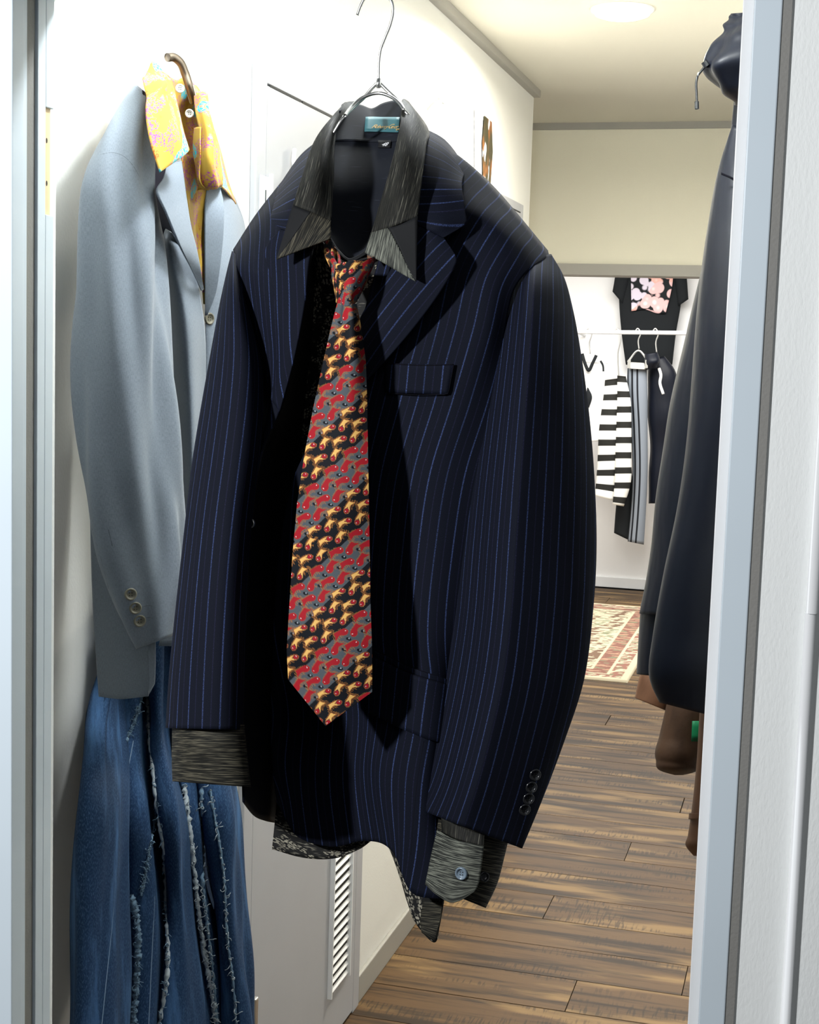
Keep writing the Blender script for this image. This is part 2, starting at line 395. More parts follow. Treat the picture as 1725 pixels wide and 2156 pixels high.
def wire(name, pts, r, mat, parent=None, n=None, ns=8, taper=None, lin=False, jit=0):
    P = np.array(pts, float); n = n or max(8, len(P) * 8); P = spl(P, n, lin)
    T = np.gradient(P, axis=0); T /= np.maximum(np.linalg.norm(T, axis=1, keepdims=True), 1e-9)
    ref = np.array([.31, .2, .93]); a = np.cross(T, ref); a /= np.linalg.norm(a, axis=1, keepdims=True); b = np.cross(T, a)
    rr = np.full(n, r) if taper is None else r * taper(np.linspace(0, 1, n))
    if jit: rr = rr * (1 + jit * rng.normal(0, 1, n).clip(-1.5, 1.5)); P = P + rng.normal(0, r * jit * .6, P.shape)
    t = np.linspace(0, 2 * math.pi, ns, endpoint=False)
    G = P[:, None] + rr[:, None, None] * (a[:, None] * np.cos(t)[None, :, None] + b[:, None] * np.sin(t)[None, :, None])
    fs = list(gfaces(n, ns, True)) + [tuple(range(ns)), tuple(range((n - 1) * ns, n * ns))]
    return mesh(name, G.reshape(-1, 3), fs, mat, parent)
def surf(o, px, py, lift=0.0):
    h = BV[o.name].ray_cast(Vector(CAM.tolist()), Vector(ray(px, py).tolist()))
    if h[0] is None:
        h = BV[o.name].find_nearest(Vector(D(px, py, 1.4).tolist()))
    p, n = np.array(h[0]), np.array(h[1])
    if np.dot(n, CAM - p) < 0: n = -n
    return p + n * lift, n
def decal(name, o, quad, mat, parent, nu=14, nv=10, lift=.003, thick=.001, swap=False, lin=True, anchor=.5, bvh=False, wr=None):
    """patch laid on surface o; quad = rows of pixels"""
    pr = [[np.array([a, b, 0.]) for a, b in r] for r in quad]; g = grid(pr, nu, nv, lin, lin)
    G = np.array([[surf(o, g[j, i, 0], g[j, i, 1], lift)[0] for i in range(nu)] for j in range(nv)])
    return mesh(name, G.reshape(-1, 3), gfaces(nv, nu), mat, parent, guv(G, anchor, swap), thick=thick, bvh=bvh)
def seam(name, o, pts, w, mat, parent, lift=.0004, lin=False):
    w = w * .6; pp = spl(np.array([[a, b, 0.] for a, b in pts]), 24, lin)
    P = [surf(o, a, b, lift)[0] for a, b, _ in pp]
    return wire(name, P, w, mat, parent, n=24, ns=5)
def button(name, p, n, r, mat, parent, depth=.003):
    n = np.array(n) / np.linalg.norm(n); up = np.array([0, 0, 1.]); x = np.cross(up, n); x /= np.linalg.norm(x); y = np.cross(n, x)
    prof = [(0, .35), (.5, .35), (.66, .5), (.76, 1), (.92, .9), (1, .4), (.95, 0), (0, 0)]
    V, Fc = [], []; s = 24
    for (a, h) in prof:
        for k in range(s):
            t = 2 * math.pi * k / s; V.append(p + (x * math.cos(t) + y * math.sin(t)) * r * a + n * depth * h)
    Fc = list(gfaces(len(prof), s, True))
    o = mesh(name, V, Fc, mat, parent)
    hv, hf = [], []
    for (hx, hy) in ((.2, .2), (-.2, .2), (.2, -.2), (-.2, -.2)):
        b0 = len(hv); c = p + (x * hx + y * hy) * r + n * depth * .42
        for k in range(8):
            t = 2 * math.pi * k / 8; hv.append(c + (x * math.cos(t) + y * math.sin(t)) * r * .1)
        hf.append(tuple(range(b0, b0 + 8)))
    mesh('thread_hole', hv, hf, M_DARK, o)
    return o
def text(name, body, p, xdir, n, size, mat, parent, shear=.3, extrude=.0001):
    c = bpy.data.curves.new(name, 'FONT'); c.body = body; c.size = size; c.shear = shear; c.extrude = extrude; c.space_character = .9
    tmp = bpy.data.objects.new('tmp', c); COL.objects.link(tmp)
    me = bpy.data.meshes.new_from_object(tmp.evaluated_get(bpy.context.evaluated_depsgraph_get())); bpy.data.objects.remove(tmp)
    n = np.array(n) / np.linalg.norm(n); x = np.array(xdir) - n * np.dot(xdir, n); x /= np.linalg.norm(x); y = np.cross(n, x)
    V = np.array([v.co[:] for v in me.vertices]); W = np.array(p) + V[:, :1] * x + V[:, 1:2] * y + V[:, 2:] * n
    key = {}; ix = [key.setdefault(tuple(np.round(v, 7)), len(key)) for v in V]; W2 = np.zeros((len(key), 3))
    for i, j in enumerate(ix): W2[j] = W[i]
    fs = [tuple(dict.fromkeys(ix[i] for i in f.vertices)) for f in me.polygons]; fs = [f for f in fs if len(f) > 2]
    return mesh(name, W2, fs, mat, parent, smooth=False)

# ================================================================== SETTING
XL, XR, ZC = -.947, .075, 2.351
YF = 1.38                     # front wall with the doorway
YE, YH, YB = 4.80, 5.47, 9.50 # end of the left wall, hanging header, far wall
ST = lambda o, lab, cat=None: tag(o, lab, None, None, 'structure')

fl = ST(box('floor', (-3.2, -1.6, -.06), (2.4, YB + .1, -.008), M_DARK), 'brown plank floor of the corridor and the far room')
# planks laid across the corridor, each its own piece on shared mesh data
pw = .1775
def plank_mesh():
    x, y, z, b = .5, .5, .5, 0
    me = bpy.data.meshes.new('plank')
    V = [(-.5, -.5, 0), (.5, -.5, 0), (.5, .5, 0), (-.5, .5, 0), (-.499, -.494, 1), (.499, -.494, 1), (.499, .494, 1), (-.499, .494, 1)]
    me.from_pydata(V, [], [(0, 3, 2, 1), (4, 5, 6, 7), (0, 1, 5, 4), (1, 2, 6, 5), (2, 3, 7, 6), (3, 0, 4, 7)])
    me.materials.append(M_PLANK); return me
PLM = {}
def plank(x0, x1, yc):
    Lr = round((x1 - x0) * 4) / 4 or .25
    if Lr not in PLM:
        me = plank_mesh(); ul = me.uv_layers.new(name='UVMap')
        for lp in me.loops:
            v = me.vertices[lp.vertex_index].co; ul.data[lp.index].uv = (v.x * Lr, v.y * pw)
        PLM[Lr] = me
    o = bpy.data.objects.new('plank', PLM[Lr]); o.scale = (x1 - x0 - .0012, pw - .001, .008)
    o.location = ((x0 + x1) / 2, yc, -.008 + .0004 * random.random()); put(o)
    o.parent = fl; o.matrix_parent_inverse = Matrix.Translation(-fl.location)
y0 = 3.033 + .0   # joint seen at the left wall
k0 = -8
for k in range(k0, 40):
    ya = y0 + k * pw; yc = ya + pw / 2
    if yc > YB - .02: break
    xa, xb = (XL, XR) if yc < YE - .05 else ((-1.9, 1.0) if yc < YH else (-2.3, 1.6))
    x = xa - [.28, .75, .5, .1, .9, .4][k % 6]
    while x < xb:
        L_ = 1.22; plank(max(x, xa), min(x + L_, xb), yc) if min(x + L_, xb) - max(x, xa) > .06 else None
        x += L_

wl = ST(box('wall_left', (XL - .1, YF + .09, 0), (XL, YE, ZC), M_WALL), 'white papered left wall of the corridor')
ST(box('wall_side', (-2.6, YE, 0), (XL - .1, YE + .02, ZC), M_CREAM), 'cream return wall behind the left wall')
ST(box('wall_right', (XR, YF + .1, 0), (XR + .1, YH, ZC), M_WALL), 'right corridor wall behind the dark rain jacket')
ST(box('ceiling', (-3.2, YF + .1, ZC), (2.4, YB + .1, ZC + .08), M_CEIL), 'cream ceiling of the corridor')
hd = ST(box('wall_header', (-3.0, YH, onY(1300, 560, YH)[2]), (2.2, YH + .12, ZC), M_CREAM), 'cream hanging wall above the wide far opening')
zb = onY(1300, 560, YH)[2]
ST(box('trim_1', (-3.0, YH - .014, zb - .035), (2.2, YH + .134, zb + .006), M_TRIM), 'grey edge trim along the bottom of the header wall')
ST(box('trim_2', (-3.0, YH - .012, ZC - .024), (2.2, YH, ZC), M_TRIM), 'grey ceiling trim along the header wall')
ST(box('trim_3', (XL, YF + .1, ZC - .022), (XL + .022, YE, ZC), M_TRIM), 'grey ceiling trim along the left wall')
ST(box('wall_far', (-3.2, YB, 0), (2.4, YB + .1, ZC), M_FARW), 'bright white wall at the end of the far room')
ST(box('wall_far_left', (-3.2, YH, 0), (-3.0, YB, ZC), M_FARW), 'white left wall of the far room')
ST(box('wall_far_right', (2.2, YH, 0), (2.4, YB, ZC), M_FARW), 'white right wall of the far room')
ST(box('baseboard_far', (-3.0, YB - .018, 0), (2.2, YB, .07), M_WHITE, bev=.004), 'white skirting board under the far wall')
ST(box('baseboard_left', (XL, 3.09, 0), (XL + .010, YE, .066), M_BASEB, bev=.003), 'grey skirting along the left wall beyond the louvred door')

# front wall and door frame (near room)
ff = lambda px, py: onY(px, py, YF)
xl0 = -.819
ST(box('wall_front_left', (-2.2, YF, 0), (xl0 - .006, YF + .10, 2.7), M_WALL_R), 'white wall at the left edge of the doorway')
ST(box('wall_front_right', (ff(1628, 640)[0], YF - .002, 0), (2.2, YF + .10, 2.7), M_WALL_R), 'white woven wallpaper wall right of the doorway')
ST(box('wall_front_top', (xl0 - .006, YF, 1.875), (ff(1628, 640)[0], YF + .10, 2.7), M_WALL_R), 'white wall above the doorway')
yl = lambda px: onX(px, 700, xl0)[1]
dfr = thing('door_1', (-.45, YF, 0), 'pale blue-grey painted door frame of the front doorway', 'door frame'); del dfr['category']; dfr['kind'] = 'structure'
xs = xl0 - .03
box('jamb', (xs, YF - .001, 0), (xl0, yl(50), 1.87), M_JAMB, dfr, bev=.0012)
box('jamb_step', (xs, yl(50), 0), (xl0 - .0025, yl(60), 1.87), M_JAMB, dfr)
box('door_seal', (xs, yl(60), 0), (xl0 - .0035, yl(78), 1.87), M_SEAL_SHADE, dfr)
zt, zbm = onX(100, 226, xl0)[2], onX(99, 452, xl0)[2]
jb = box('jamb', (xs, yl(78.5), 0), (xl0, yl(95), 1.87), M_JAMB, dfr, bev=.001)
box('jamb', (xs, yl(95), zt), (xl0, yl(112), 1.87), M_JAMB, dfr, bev=.001)
box('jamb', (xs, yl(95), 0), (xl0, yl(112), zbm), M_JAMB, dfr, bev=.001)
pn = box('bare_wood', (xs, yl(95) + .0002, zbm), (xl0 - .0035, yl(110), zt), M_PINE, dfr); pn['label'] = 'bare pine showing in the empty hinge recess'
for yy in (296, 386):
    p = onX(98.5, yy, xl0 - .0033); a = np.linspace(0, 6.283, 12, endpoint=False)
    mesh('screw_hole', [(p[0], p[1] + .0016 * math.cos(t), p[2] + .003 * math.sin(t)) for t in a], [tuple(range(12))], M_DARK, pn)
xr = [ff(x, 640)[0] for x in (1530, 1555, 1613, 1628)]
box('jamb', (xr[0], YF + .004, 0), (xr[1], YF + .10, 1.87), M_WHITE, dfr, bev=.001)
box('casing', (xr[1], YF - .006, 0), (xr[2], YF + .06, 1.87), M_JAMB, dfr, bev=.0012)
box('shaded_casing_side', (xr[2], YF - .0045, 0), (xr[3] + .002, YF + .05, 1.87), M_SEAL_SHADE, dfr)  # grey stands in for the shade on the casing's side face
box('lintel', (xs, YF - .03, 1.87), (xr[2], YF + .10, 1.90), M_JAMB, dfr)

# white cable cover on the right wall
cc = thing('cable_cover', (*onY(1680, 2100, YF)[:2], .3), 'slim white plastic cable cover running down the right wall', 'cable cover')
def trunk(pxL, pxR, pyref, z0, z1, proud):
    a, b = onY(pxL, pyref, YF)[0], onY(pxR, pyref, YF)[0]; n = 10; V = []; h = (b - a) / 2; c = (a + b) / 2
    for z in (z0, z1):
        for k in range(n + 1):
            t = math.pi * k / n; V.append((c - h * math.cos(t), YF - .002 - proud * math.sin(t) ** .6, z))
    fs = [(k, k + 1, n + 2 + k, n + 1 + k) for k in range(n)] + [tuple(range(n + 1)), tuple(range(n + 1, 2 * n + 2))]
    return mesh('cover_length', V, fs, M_WHITE, cc)
zj = onY(1706, 1289, YF)[2]
trunk(1695, 1719, 1289, .30, zj - .0007, .009)
trunk(1697, 1722, 1280, zj, 1.85, .0085)

# ---- grey doors in the left wall
wx = lambda px, py, o=0: onX(px, py, XL + o)
def hall_door(name, ya, yb, zt, label, louver, slotY):
    d = thing(name, (XL, (ya + yb) / 2, 0), label, 'door'); del d['category']; d['kind'] = 'structure'
    fw = .045
    box('frame_post', (XL, ya, 0), (XL + .012, ya + fw, zt), M_DOOR, d, bev=.002)
    box('frame_post', (XL, yb - fw, 0), (XL + .012, yb, zt), M_DOOR, d, bev=.002)
    box('frame_head', (XL, ya + fw, zt - .026), (XL + .012, yb - fw, zt), M_DOOR, d, bev=.002)
    box('gap', (XL, ya + fw, zt - .03), (XL + .002, yb - fw, zt - .026), M_DARK, d)
    for a, b in slotY: box('gap_line', (XL + .0105, a, zt - .0295), (XL + .0125, b, zt - .0255), M_DARK, d)
    lf = box('leaf', (XL, ya + fw + .001, .008), (XL + .0115, yb - fw - .001, zt - .0295), M_DOOR, d)
    return d
d1y0, d1y1, d1z = wx(530, 135)[1], 3.085, wx(535, 135)[2]
d1 = hall_door('door_2', d1y0, d1y1, d1z, 'grey door with a narrow louvred vent near its foot', True, [(wx(555, 178)[1], wx(621, 212)[1]), (wx(624, 212)[1], d1y1 - .05)])
va, vb = wx(682, 2000)[1], wx(719, 2000)[1]; vz0, vz1 = .115, .50
lv = box('vent_opening', (XL, va, vz0), (XL + .0125, vb, vz1), M_DARK, d1)
for k in range(18):
    z = vz0 + .008 + k * (vz1 - vz0 - .012) / 18
    V = [(XL + .0126, va, z + .0062), (XL + .0126, vb, z + .0062), (XL + .0166, vb, z), (XL + .0166, va, z)]
    V += [(x + .0006, y, q - .0015) for x, y, q in V]
    mesh('slat', V, [(0, 1, 2, 3), (4, 7, 6, 5), (0, 4, 5, 1), (1, 5, 6, 2), (2, 6, 7, 3), (3, 7, 4, 0)], M_WHITE, lv, smooth=False)
for a in (va - .004, vb): box('vent_edge', (XL, a, vz0), (XL + .022, a + .004, vz1), M_WHITE, lv)
# latch plate, hook and hinge on this door
pt = lambda px, py, o: np.array(wx(px, py, o))
a, b = pt(547, 368, .012), pt(566, 430, .012)
lp = box('lock_plate', (XL + .011, a[1], a[2] - .075), (XL + .015, b[1], a[2]), M_JAMB, d1, bev=.001)
kk = pt(560, 400, .016); box('key_slot', (XL + .0148, kk[1], kk[2] - .03), (XL + .0158, kk[1] + .003, kk[2]), M_DARK, lp)
a = pt(572, 366, .016); box('plate_edge', (XL + .011, a[1], a[2] - .08), (XL + .018, a[1] + .004, a[2]), M_WHITE, d1)
hp = pt(620, 312, .02); wire('hook', [hp, hp + [0, 0, -.03], hp + [.01, .01, -.05], hp + [.02, .02, -.03]], .004, M_WHITE, d1)
a = pt(536, 2100, .02); box('hinge', (XL + .011, a[1] - .008, a[2] - .09), (XL + .026, a[1] + .006, a[2]), M_STEEL, d1, bev=.002)
d2y1, d2z = wx(1095, 432)[1], wx(1095, 432)[2]
hall_door('door_3', d2y1 - .78, d2y1, d2z, 'second grey door at the far end of the left wall', False, [(wx(1060, 432)[1], d2y1 - .045)])

# ceiling lamp that is seen, and the things fixed to the left wall
lc = onZ(1311, 19, ZC)
lamp = thing('ceiling_downlight', (lc[0], lc[1], ZC), 'round glowing downlight in the corridor ceiling', 'ceiling lamp')
def disc(name, c, prof, mat, parent, s=40):
    V = [(c[0] + r * math.cos(2 * math.pi * k / s), c[1] + r * math.sin(2 * math.pi * k / s), z) for r, z in prof for k in range(s)]
    return mesh(name, V, list(gfaces(len(prof), s, True)), mat, parent)
rl = (onZ(1371, 17, ZC)[0] - onZ(1252, 22, ZC)[0]) / 2
disc('trim_ring', lc, [(rl * 1.12, ZC - .0005), (rl * 1.12, ZC - .004), (rl * 1.02, ZC - .006), (rl * .98, ZC - .001)], M_WHITE, lamp)
disc('diffuser', lc, [(rl, ZC - .003), (rl * .95, ZC - .014), (rl * .7, ZC - .02), (.001, ZC - .022)], M_GLOW, lamp)
bulb = light('downlight_bulb', 'AREA', (lc[0], lc[1], ZC - .03), 34, (1, .95, .83), .13, aim=(lc[0], lc[1], 0)); bulb.data.shape = 'DISK'; bulb.data.spread = 3.0

ps = thing('photo_poster', wx(1026, 320), 'tall dark photo print pinned high on the left wall', 'poster')
def wallsheet(name, qs, mat, parent, off=.003, th=.0006):
    V = [wx(a, b, off) for a, b in qs] + [wx(a, b, off + th) for a, b in qs]; n = len(qs)
    fs = [tuple(range(n))[::-1], tuple(range(n, 2 * n))] + [(i, (i + 1) % n, n + (i + 1) % n, n + i) for i in range(n)]
    uv = [((v[1] - V[0][1]), v[2]) for v in V]
    return mesh(name, V, fs, mat, parent, uv, smooth=False)
wallsheet('print', [(1020, 243), (1036, 257), (1038, 320), (1033, 396), (1017, 386), (1016, 300)], M_PHOTO, ps)
sg = thing('wall_sign', wx(1006, 320), 'narrow pale paper sign with vertical lettering beside the dark photo print', 'sign')
s0 = wallsheet('sheet', [(999, 228), (1013, 236), (1013, 378), (999, 366)], M_PAPER, sg, .002)
M_PALEINK = flat('pale_ink', (.45, .46, .46), .7)
for i, ch in enumerate('OCLI'):
    p = wx(1003, 258 + i * 30, .0035); text('letter', ch, p, (0, 1, 0), (1, 0, 0), .04, M_PALEINK, s0, shear=0)
wh = thing('wall_hook', wx(930, 200), 'small white wall hook with a thin hanging chain above the jacket shoulder', 'hook')
a, b = wx(925, 180), wx(936, 218)
box('hook_plate', (XL, a[1], b[2]), (XL + .006, b[1], a[2]), M_WHITE, wh, bev=.001)
wire('hook_arm', [wx(931, 205, .006), wx(932, 214, .03), wx(934, 216, .035), wx(935, 208, .035)], .004, M_WHITE, wh)
for i in range(9): 
    p = wx(935 + .3 * i, 222 + i * 9, .03); wire('chain_link', [p + np.array([0, .006 * math.cos(t), .009 * math.sin(t)]) for t in np.linspace(0, 6.28, 9)], .0014, M_WHITE, wh, ns=6)

# ================================================================== NAVY PINSTRIPE OUTFIT
c0 = D(790, 700, 1.42)
toc = CAM - c0; toc[2] = 0; toc /= np.linalg.norm(toc)
lft = -R[:, 0].copy(); lft[2] = 0; lft /= np.linalg.norm(lft)
an = math.radians(20); NP = Plane(c0, toc * math.cos(an) + lft * math.sin(an))

hg = thing('wire_hanger', NP(797, 175, -.03), 'thin silver wire hanger carrying the navy pinstripe jacket', 'hanger')
hk = [(753, 32), (760, 12), (772, -8), (792, -18), (814, -10), (826, 8), (828, 24), (823, 50), (812, 78), (802, 105), (799, 125), (798, 150), (798, 174)]
wire('hook', [NP(a, b, -.03) for a, b in hk], .0016, M_STEEL, hg, n=90)
wire('arm', [NP(*p) for p in [(797, 172, -.03), (783, 186, -.03), (766, 206, -.028), (745, 225, -.02), (724, 247, .0), (690, 300, .0), (600, 420, -.03), (510, 540, -.035)]], .0018, M_STEEL, hg, n=80)
wire('arm', [NP(*p) for p in [(797, 172, -.03), (815, 190, -.03), (843, 217, -.03), (852, 232, -.02), (900, 290, -.03), (1020, 420, -.045), (1140, 550, -.055)]], .0018, M_STEEL, hg, n=80)
wire('neck_arch', [NP(*p) for p in [(727, 243, .004), (742, 224, -.014), (765, 205, -.024), (797, 196, -.028), (822, 203, -.026), (840, 216, -.022), (852, 232, -.016)]], .0018, M_STEEL, hg, n=60)
wire('twist', [NP(798, 168, -.03), NP(797, 176, -.028), NP(798, 184, -.03)], .0026, M_STEEL, hg)

ap = NP(792, -18, -.03)
wire('screw_eye', [(ap[0], ap[1], 1.872), (ap[0], ap[1] + .006, ap[2] + .008), (ap[0], ap[1] + .004, ap[2] - .003), (ap[0], ap[1] - .005, ap[2] - .002)], .0016, M_STEEL, dfr, n=24)
nj = thing('pinstripe_jacket', NP(770, 1780, 0), 'navy pinstripe suit jacket hanging open in the doorway', 'jacket')
LF = patch('front_panel', [
    [(890, 283, -.06), (960, 322, -.072), (1030, 383, -.077), (1090, 453, -.077), (1152, 530, -.072)],
    [(885, 312, -.012), (965, 345, -.012), (1035, 408, -.014), (1095, 473, -.016), (1150, 543, -.022)],
    [(850, 400, .02), (940, 430, .028), (1020, 460, .027), (1080, 510, .024), (1122, 560, .014)],
    [(800, 540, .038), (900, 560, .046), (990, 570, .047), (1050, 590, .043), (1082, 612, .032)],
    [(760, 680, .045), (860, 690, .055), (960, 690, .055), (1030, 700, .050), (1062, 710, .036)],
    [(700, 850, .038), (800, 840, .052), (900, 840, .055), (980, 845, .052), (1045, 850, .036)],
    [(620, 1000, .028), (720, 1000, .036), (830, 1000, .05), (930, 1000, .052), (1030, 1000, .034)],
    [(588, 1150, .018), (700, 1150, .026), (820, 1150, .045), (920, 1150, .050), (1020, 1150, .028)],
    [(575, 1320, .010), (690, 1320, .016), (810, 1330, .04), (910, 1330, .049), (1005, 1330, .02)],
    [(570, 1500, .002), (680, 1500, .004), (740, 1500, .010), (820, 1500, .04), (905, 1500, .05), (990, 1500, -.01)],
    [(573, 1610, 0), (660, 1640, -.002), (742, 1630, .006), (815, 1640, .043), (890, 1670, .05), (960, 1690, -.0)],
    [(583, 1690, 0), (628, 1763, -.002), (690, 1783, -.002), (767, 1771, .008), (828, 1796, .043), (874, 1883, .05), (925, 1891, .05), (948, 1880, .01)]],
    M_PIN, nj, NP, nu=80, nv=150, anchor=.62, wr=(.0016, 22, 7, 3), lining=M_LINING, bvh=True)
BKP = patch('back_panel', [
    [(1120, 520, -.09), (1010, 400, -.10), (890, 320, -.12), (780, 310, -.13), (660, 330, -.11), (580, 420, -.09), (510, 530, -.07)],
    [(1075, 640, -.05), (900, 600, -.13), (700, 600, -.14), (540, 620, -.05)],
    [(1040, 1000, -.03), (850, 1000, -.15), (650, 1000, -.15), (560, 1000, -.06)],
    [(1000, 1500, -.02), (850, 1500, -.14), (640, 1500, -.14), (570, 1500, -.06)],
    [(945, 1800, -.0), (870, 1765, -.08), (790, 1738, -.12), (640, 1742, -.12), (590, 1728, -.07)]],
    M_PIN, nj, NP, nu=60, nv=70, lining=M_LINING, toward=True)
RF = patch('front_panel', [
    [(492, 526, -.06), (540, 452, -.06), (590, 388, -.065), (650, 318, -.07)],
    [(494, 545, -.025), (545, 478, -.015), (600, 412, -.015), (662, 350, -.02)],
    [(497, 600, -.005), (555, 575, .025), (610, 550, .04), (655, 530, .045)],
    [(518, 680, .0), (565, 672, .035), (605, 662, .05), (632, 655, .05)],
    [(543, 770, .0), (570, 775, .035), (595, 782, .05), (610, 787, .05)],
    [(551, 850, .0), (562, 860, .026), (575, 868, .042), (586, 873, .042)],
    [(547, 930, .01), (550, 930, .03), (553, 934, .042), (557, 936, .046)],
    [(534, 1085, .02), (531, 1085, .04), (530, 1087, .056), (529, 1090, .064)],
    [(516, 1310, .03), (514, 1310, .06), (513, 1310, .082), (513, 1310, .092)],
    [(512, 1534, .04), (510, 1534, .07), (510, 1534, .096), (509.5, 1534, .11)],
    [(518, 1670, .04), (515, 1680, .08), (514, 1685, .10), (514, 1690, .112)]],
    M_PIN, nj, NP, nu=40, nv=120, anchor=.2, bvh=True)
FAC = patch('facing', [  # upper part: striped lapel cloth in shade, coloured flat black like the lining
    [(652, 522, .044), (658, 524, .02), (662, 524, .0)],
    [(632, 655, .049), (650, 658, .02), (664, 660, -.01)],
    [(610, 787, .049), (632, 785, .01), (652, 782, -.03)],
    [(586, 873, .041), (612, 885, .0), (642, 890, -.05)],
    [(557, 936, .045), (590, 960, -.01), (632, 980, -.07)],
    [(529, 1090, .063), (570, 1110, -.01), (622, 1140, -.09)],
    [(513, 1310, .091), (560, 1320, .0), (616, 1340, -.1)],
    [(509.5, 1534, .109), (555, 1540, .01), (612, 1540, -.1)],
    [(513, 1688, .111), (535, 1717, .06), (562, 1729, .0), (602, 1735, -.09)]],
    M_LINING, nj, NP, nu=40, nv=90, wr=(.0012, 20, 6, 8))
# sleeves
SLV = [(1106, 543, 1160, 536, -.035, .02), (1080, 580, 1188, 585, -.010, .048), (1060, 650, 1207, 655, .008, .06), (1035, 760, 1225, 760, .016, .074),
       (1008, 890, 1241, 890, .02, .078), (985, 1020, 1251, 1020, .026, .078), (968, 1150, 1255, 1150, .028, .078), (956, 1300, 1249, 1275, .035, .074),
       (940, 1435, 1229, 1430, .04, .068), (921, 1560, 1187, 1560, .043, .062), (905, 1650, 1140, 1685, .045, .055), (891, 1707, 1099, 1786, .045, .044)]
SL = tube('sleeve', SLV, M_PIN, nj, NP, ns=84, nv=150, ex=1.22, peak=-.16, wr=(.0016, 26, 7, 12), bvh=True)
SLR = [(489, 528, 503, 545, -.04, .015), (478, 570, 515, 620, -.012, .035), (462, 640, 535, 690, .005, .045), (445, 730, 553, 760, .018, .05),
       (425, 840, 557, 850, .032, .052), (405, 960, 549, 955, .050, .05), (390, 1085, 531, 1085, .068, .048), (377, 1210, 520, 1200, .085, .046),
       (364, 1340, 514, 1330, .10, .044), (356, 1440, 511, 1440, .11, .042), (351, 1533, 509, 1536, .118, .04)]
SR = tube('sleeve', SLR, M_PIN, nj, NP, ns=76, nv=140, ex=1.9, peak=.1, wr=(.0018, 24, 7, 21), bvh=True)
for sl, rg in ((SL, SLV), (SR, SLR)):
    r = [(a, b, c, d_, e, f - .004) for a, b, c, d_, e, f in rg[-3:]]
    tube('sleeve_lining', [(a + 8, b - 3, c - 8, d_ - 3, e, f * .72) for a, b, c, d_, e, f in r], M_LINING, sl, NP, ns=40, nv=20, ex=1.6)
# collar and lapels
patch('collar', [
    [(893, 272, -.065), (925, 288, -.07), (977, 347, -.055)],
    [(890, 300, .0), (935, 325, .0), (977, 364, -.012)],
    [(884, 400, .045), (930, 400, .042), (973, 400, .03)],
    [(879, 450, .058), (930, 450, .057), (979, 445, .044)],
    [(878, 464, .060), (930, 472, .063), (979, 472, .050)],
    [(882, 476, .062), (908, 487, .064), (934, 501, .062)]], M_PIN, nj, NP, nu=36, nv=50, anchor=0, swap=True, thick=.0022)
LPL = patch('lapel', [
    [(868, 472, .060), (905, 486, .063), (934, 501, .061)],
    [(850, 520, .062), (908, 530, .068), (962, 549, .066)],
    [(842, 535, .063), (900, 548, .070), (957, 562, .067)],
    [(806, 600, .065), (868, 610, .073), (928, 614, .071)],
    [(765, 660, .066), (820, 675, .074), (872, 690, .072)],
    [(735, 740, .063), (770, 750, .068), (800, 773, .068)],
    [(690, 850, .052), (705, 855, .055), (715, 860, .052)]], M_PIN, nj, NP, nu=40, nv=70, thick=.0026, bvh=True, uvdir=((787, 775, .07), (963, 540, .08)))
seam('gorge_seam', LPL, [(892, 478), (910, 490), (932, 500)], .0006, M_NAVY_SEAM, nj)
patch('collar', [
    [(590, 390, -.062), (640, 322, -.07), (690, 285, -.07)],
    [(582, 412, -.02), (632, 365, -.01), (685, 330, -.01)],
    [(574, 448, .02), (625, 425, .035), (685, 410, .035)],
    [(572, 462, .03), (622, 462, .05), (680, 455, .05)],
    [(590, 482, .045), (630, 492, .058), (680, 505, .055)]], M_PIN, nj, NP, nu=30, nv=40, anchor=0, swap=True, thick=.002)
patch('lapel', [
    [(592, 484, .046), (632, 494, .059), (668, 506, .056)],
    [(566, 512, .042), (610, 522, .058), (656, 532, .060)],
    [(576, 600, .050), (612, 620, .060), (642, 640, .062)],
    [(588, 720, .054), (606, 740, .062), (620, 755, .062)],
    [(572, 840, .044), (580, 852, .050), (590, 866, .050)]], M_PIN, nj, NP, nu=30, nv=50, thick=.002, uvdir=((588, 866, .05), (566, 520, .05)))
# pockets, darts, buttons
bp = decal('breast_pocket', LF, [[(815, 765), (958, 767)], [(815, 826), (945, 830)]], M_PIN, nj, 16, 8, .0035)
seam('pocket_seam', LF, [(815, 827), (880, 831), (946, 830), (958, 768)], .0007, M_NAVY_SEAM, bp, .004, True)
seam('pocket_seam', LF, [(815, 765), (890, 769), (958, 767)], .0007, M_NAVY_SEAM, bp, .004)
pf = decal('pocket_flap', LF, [[(790, 1378), (860, 1412), (940, 1442)], [(782, 1495), (850, 1530), (924, 1562)]], M_PIN, nj, 20, 14, .006, .002)
decal('pocket_welt', LF, [[(790, 1366), (860, 1400), (940, 1430)], [(790, 1378), (860, 1412), (940, 1441)]], M_PIN, nj, 20, 5, .004, .0015)
seam('pocket_seam', LF, [(790, 1365), (860, 1399), (938, 1430)], .0007, M_NAVY_SEAM, nj, .003)
seam('pocket_seam', LF, [(790, 1377), (860, 1411), (938, 1441)], .0007, M_NAVY_SEAM, nj, .0055)
seam('dart', LF, [(872, 900), (866, 1000), (856, 1120), (848, 1240), (842, 1370)], .0007, M_NAVY_SEAM, nj)
seam('dart', LF, [(893, 1560), (880, 1640), (872, 1720), (866, 1800)], .0007, M_NAVY_SEAM, nj)
for x, y in ((1126, 1630), (1118, 1656), (1112, 1680), (1104, 1703)):
    p, n = surf(SL, x, y); button('button', p, n + .6 * (CAM - p) / np.linalg.norm(CAM - p), .0058, M_BTN_BLK, SL)
p = NP(529, 1102, .068); button('button', p, CAM - p + lft * .8, .005, M_STEEL, RF)

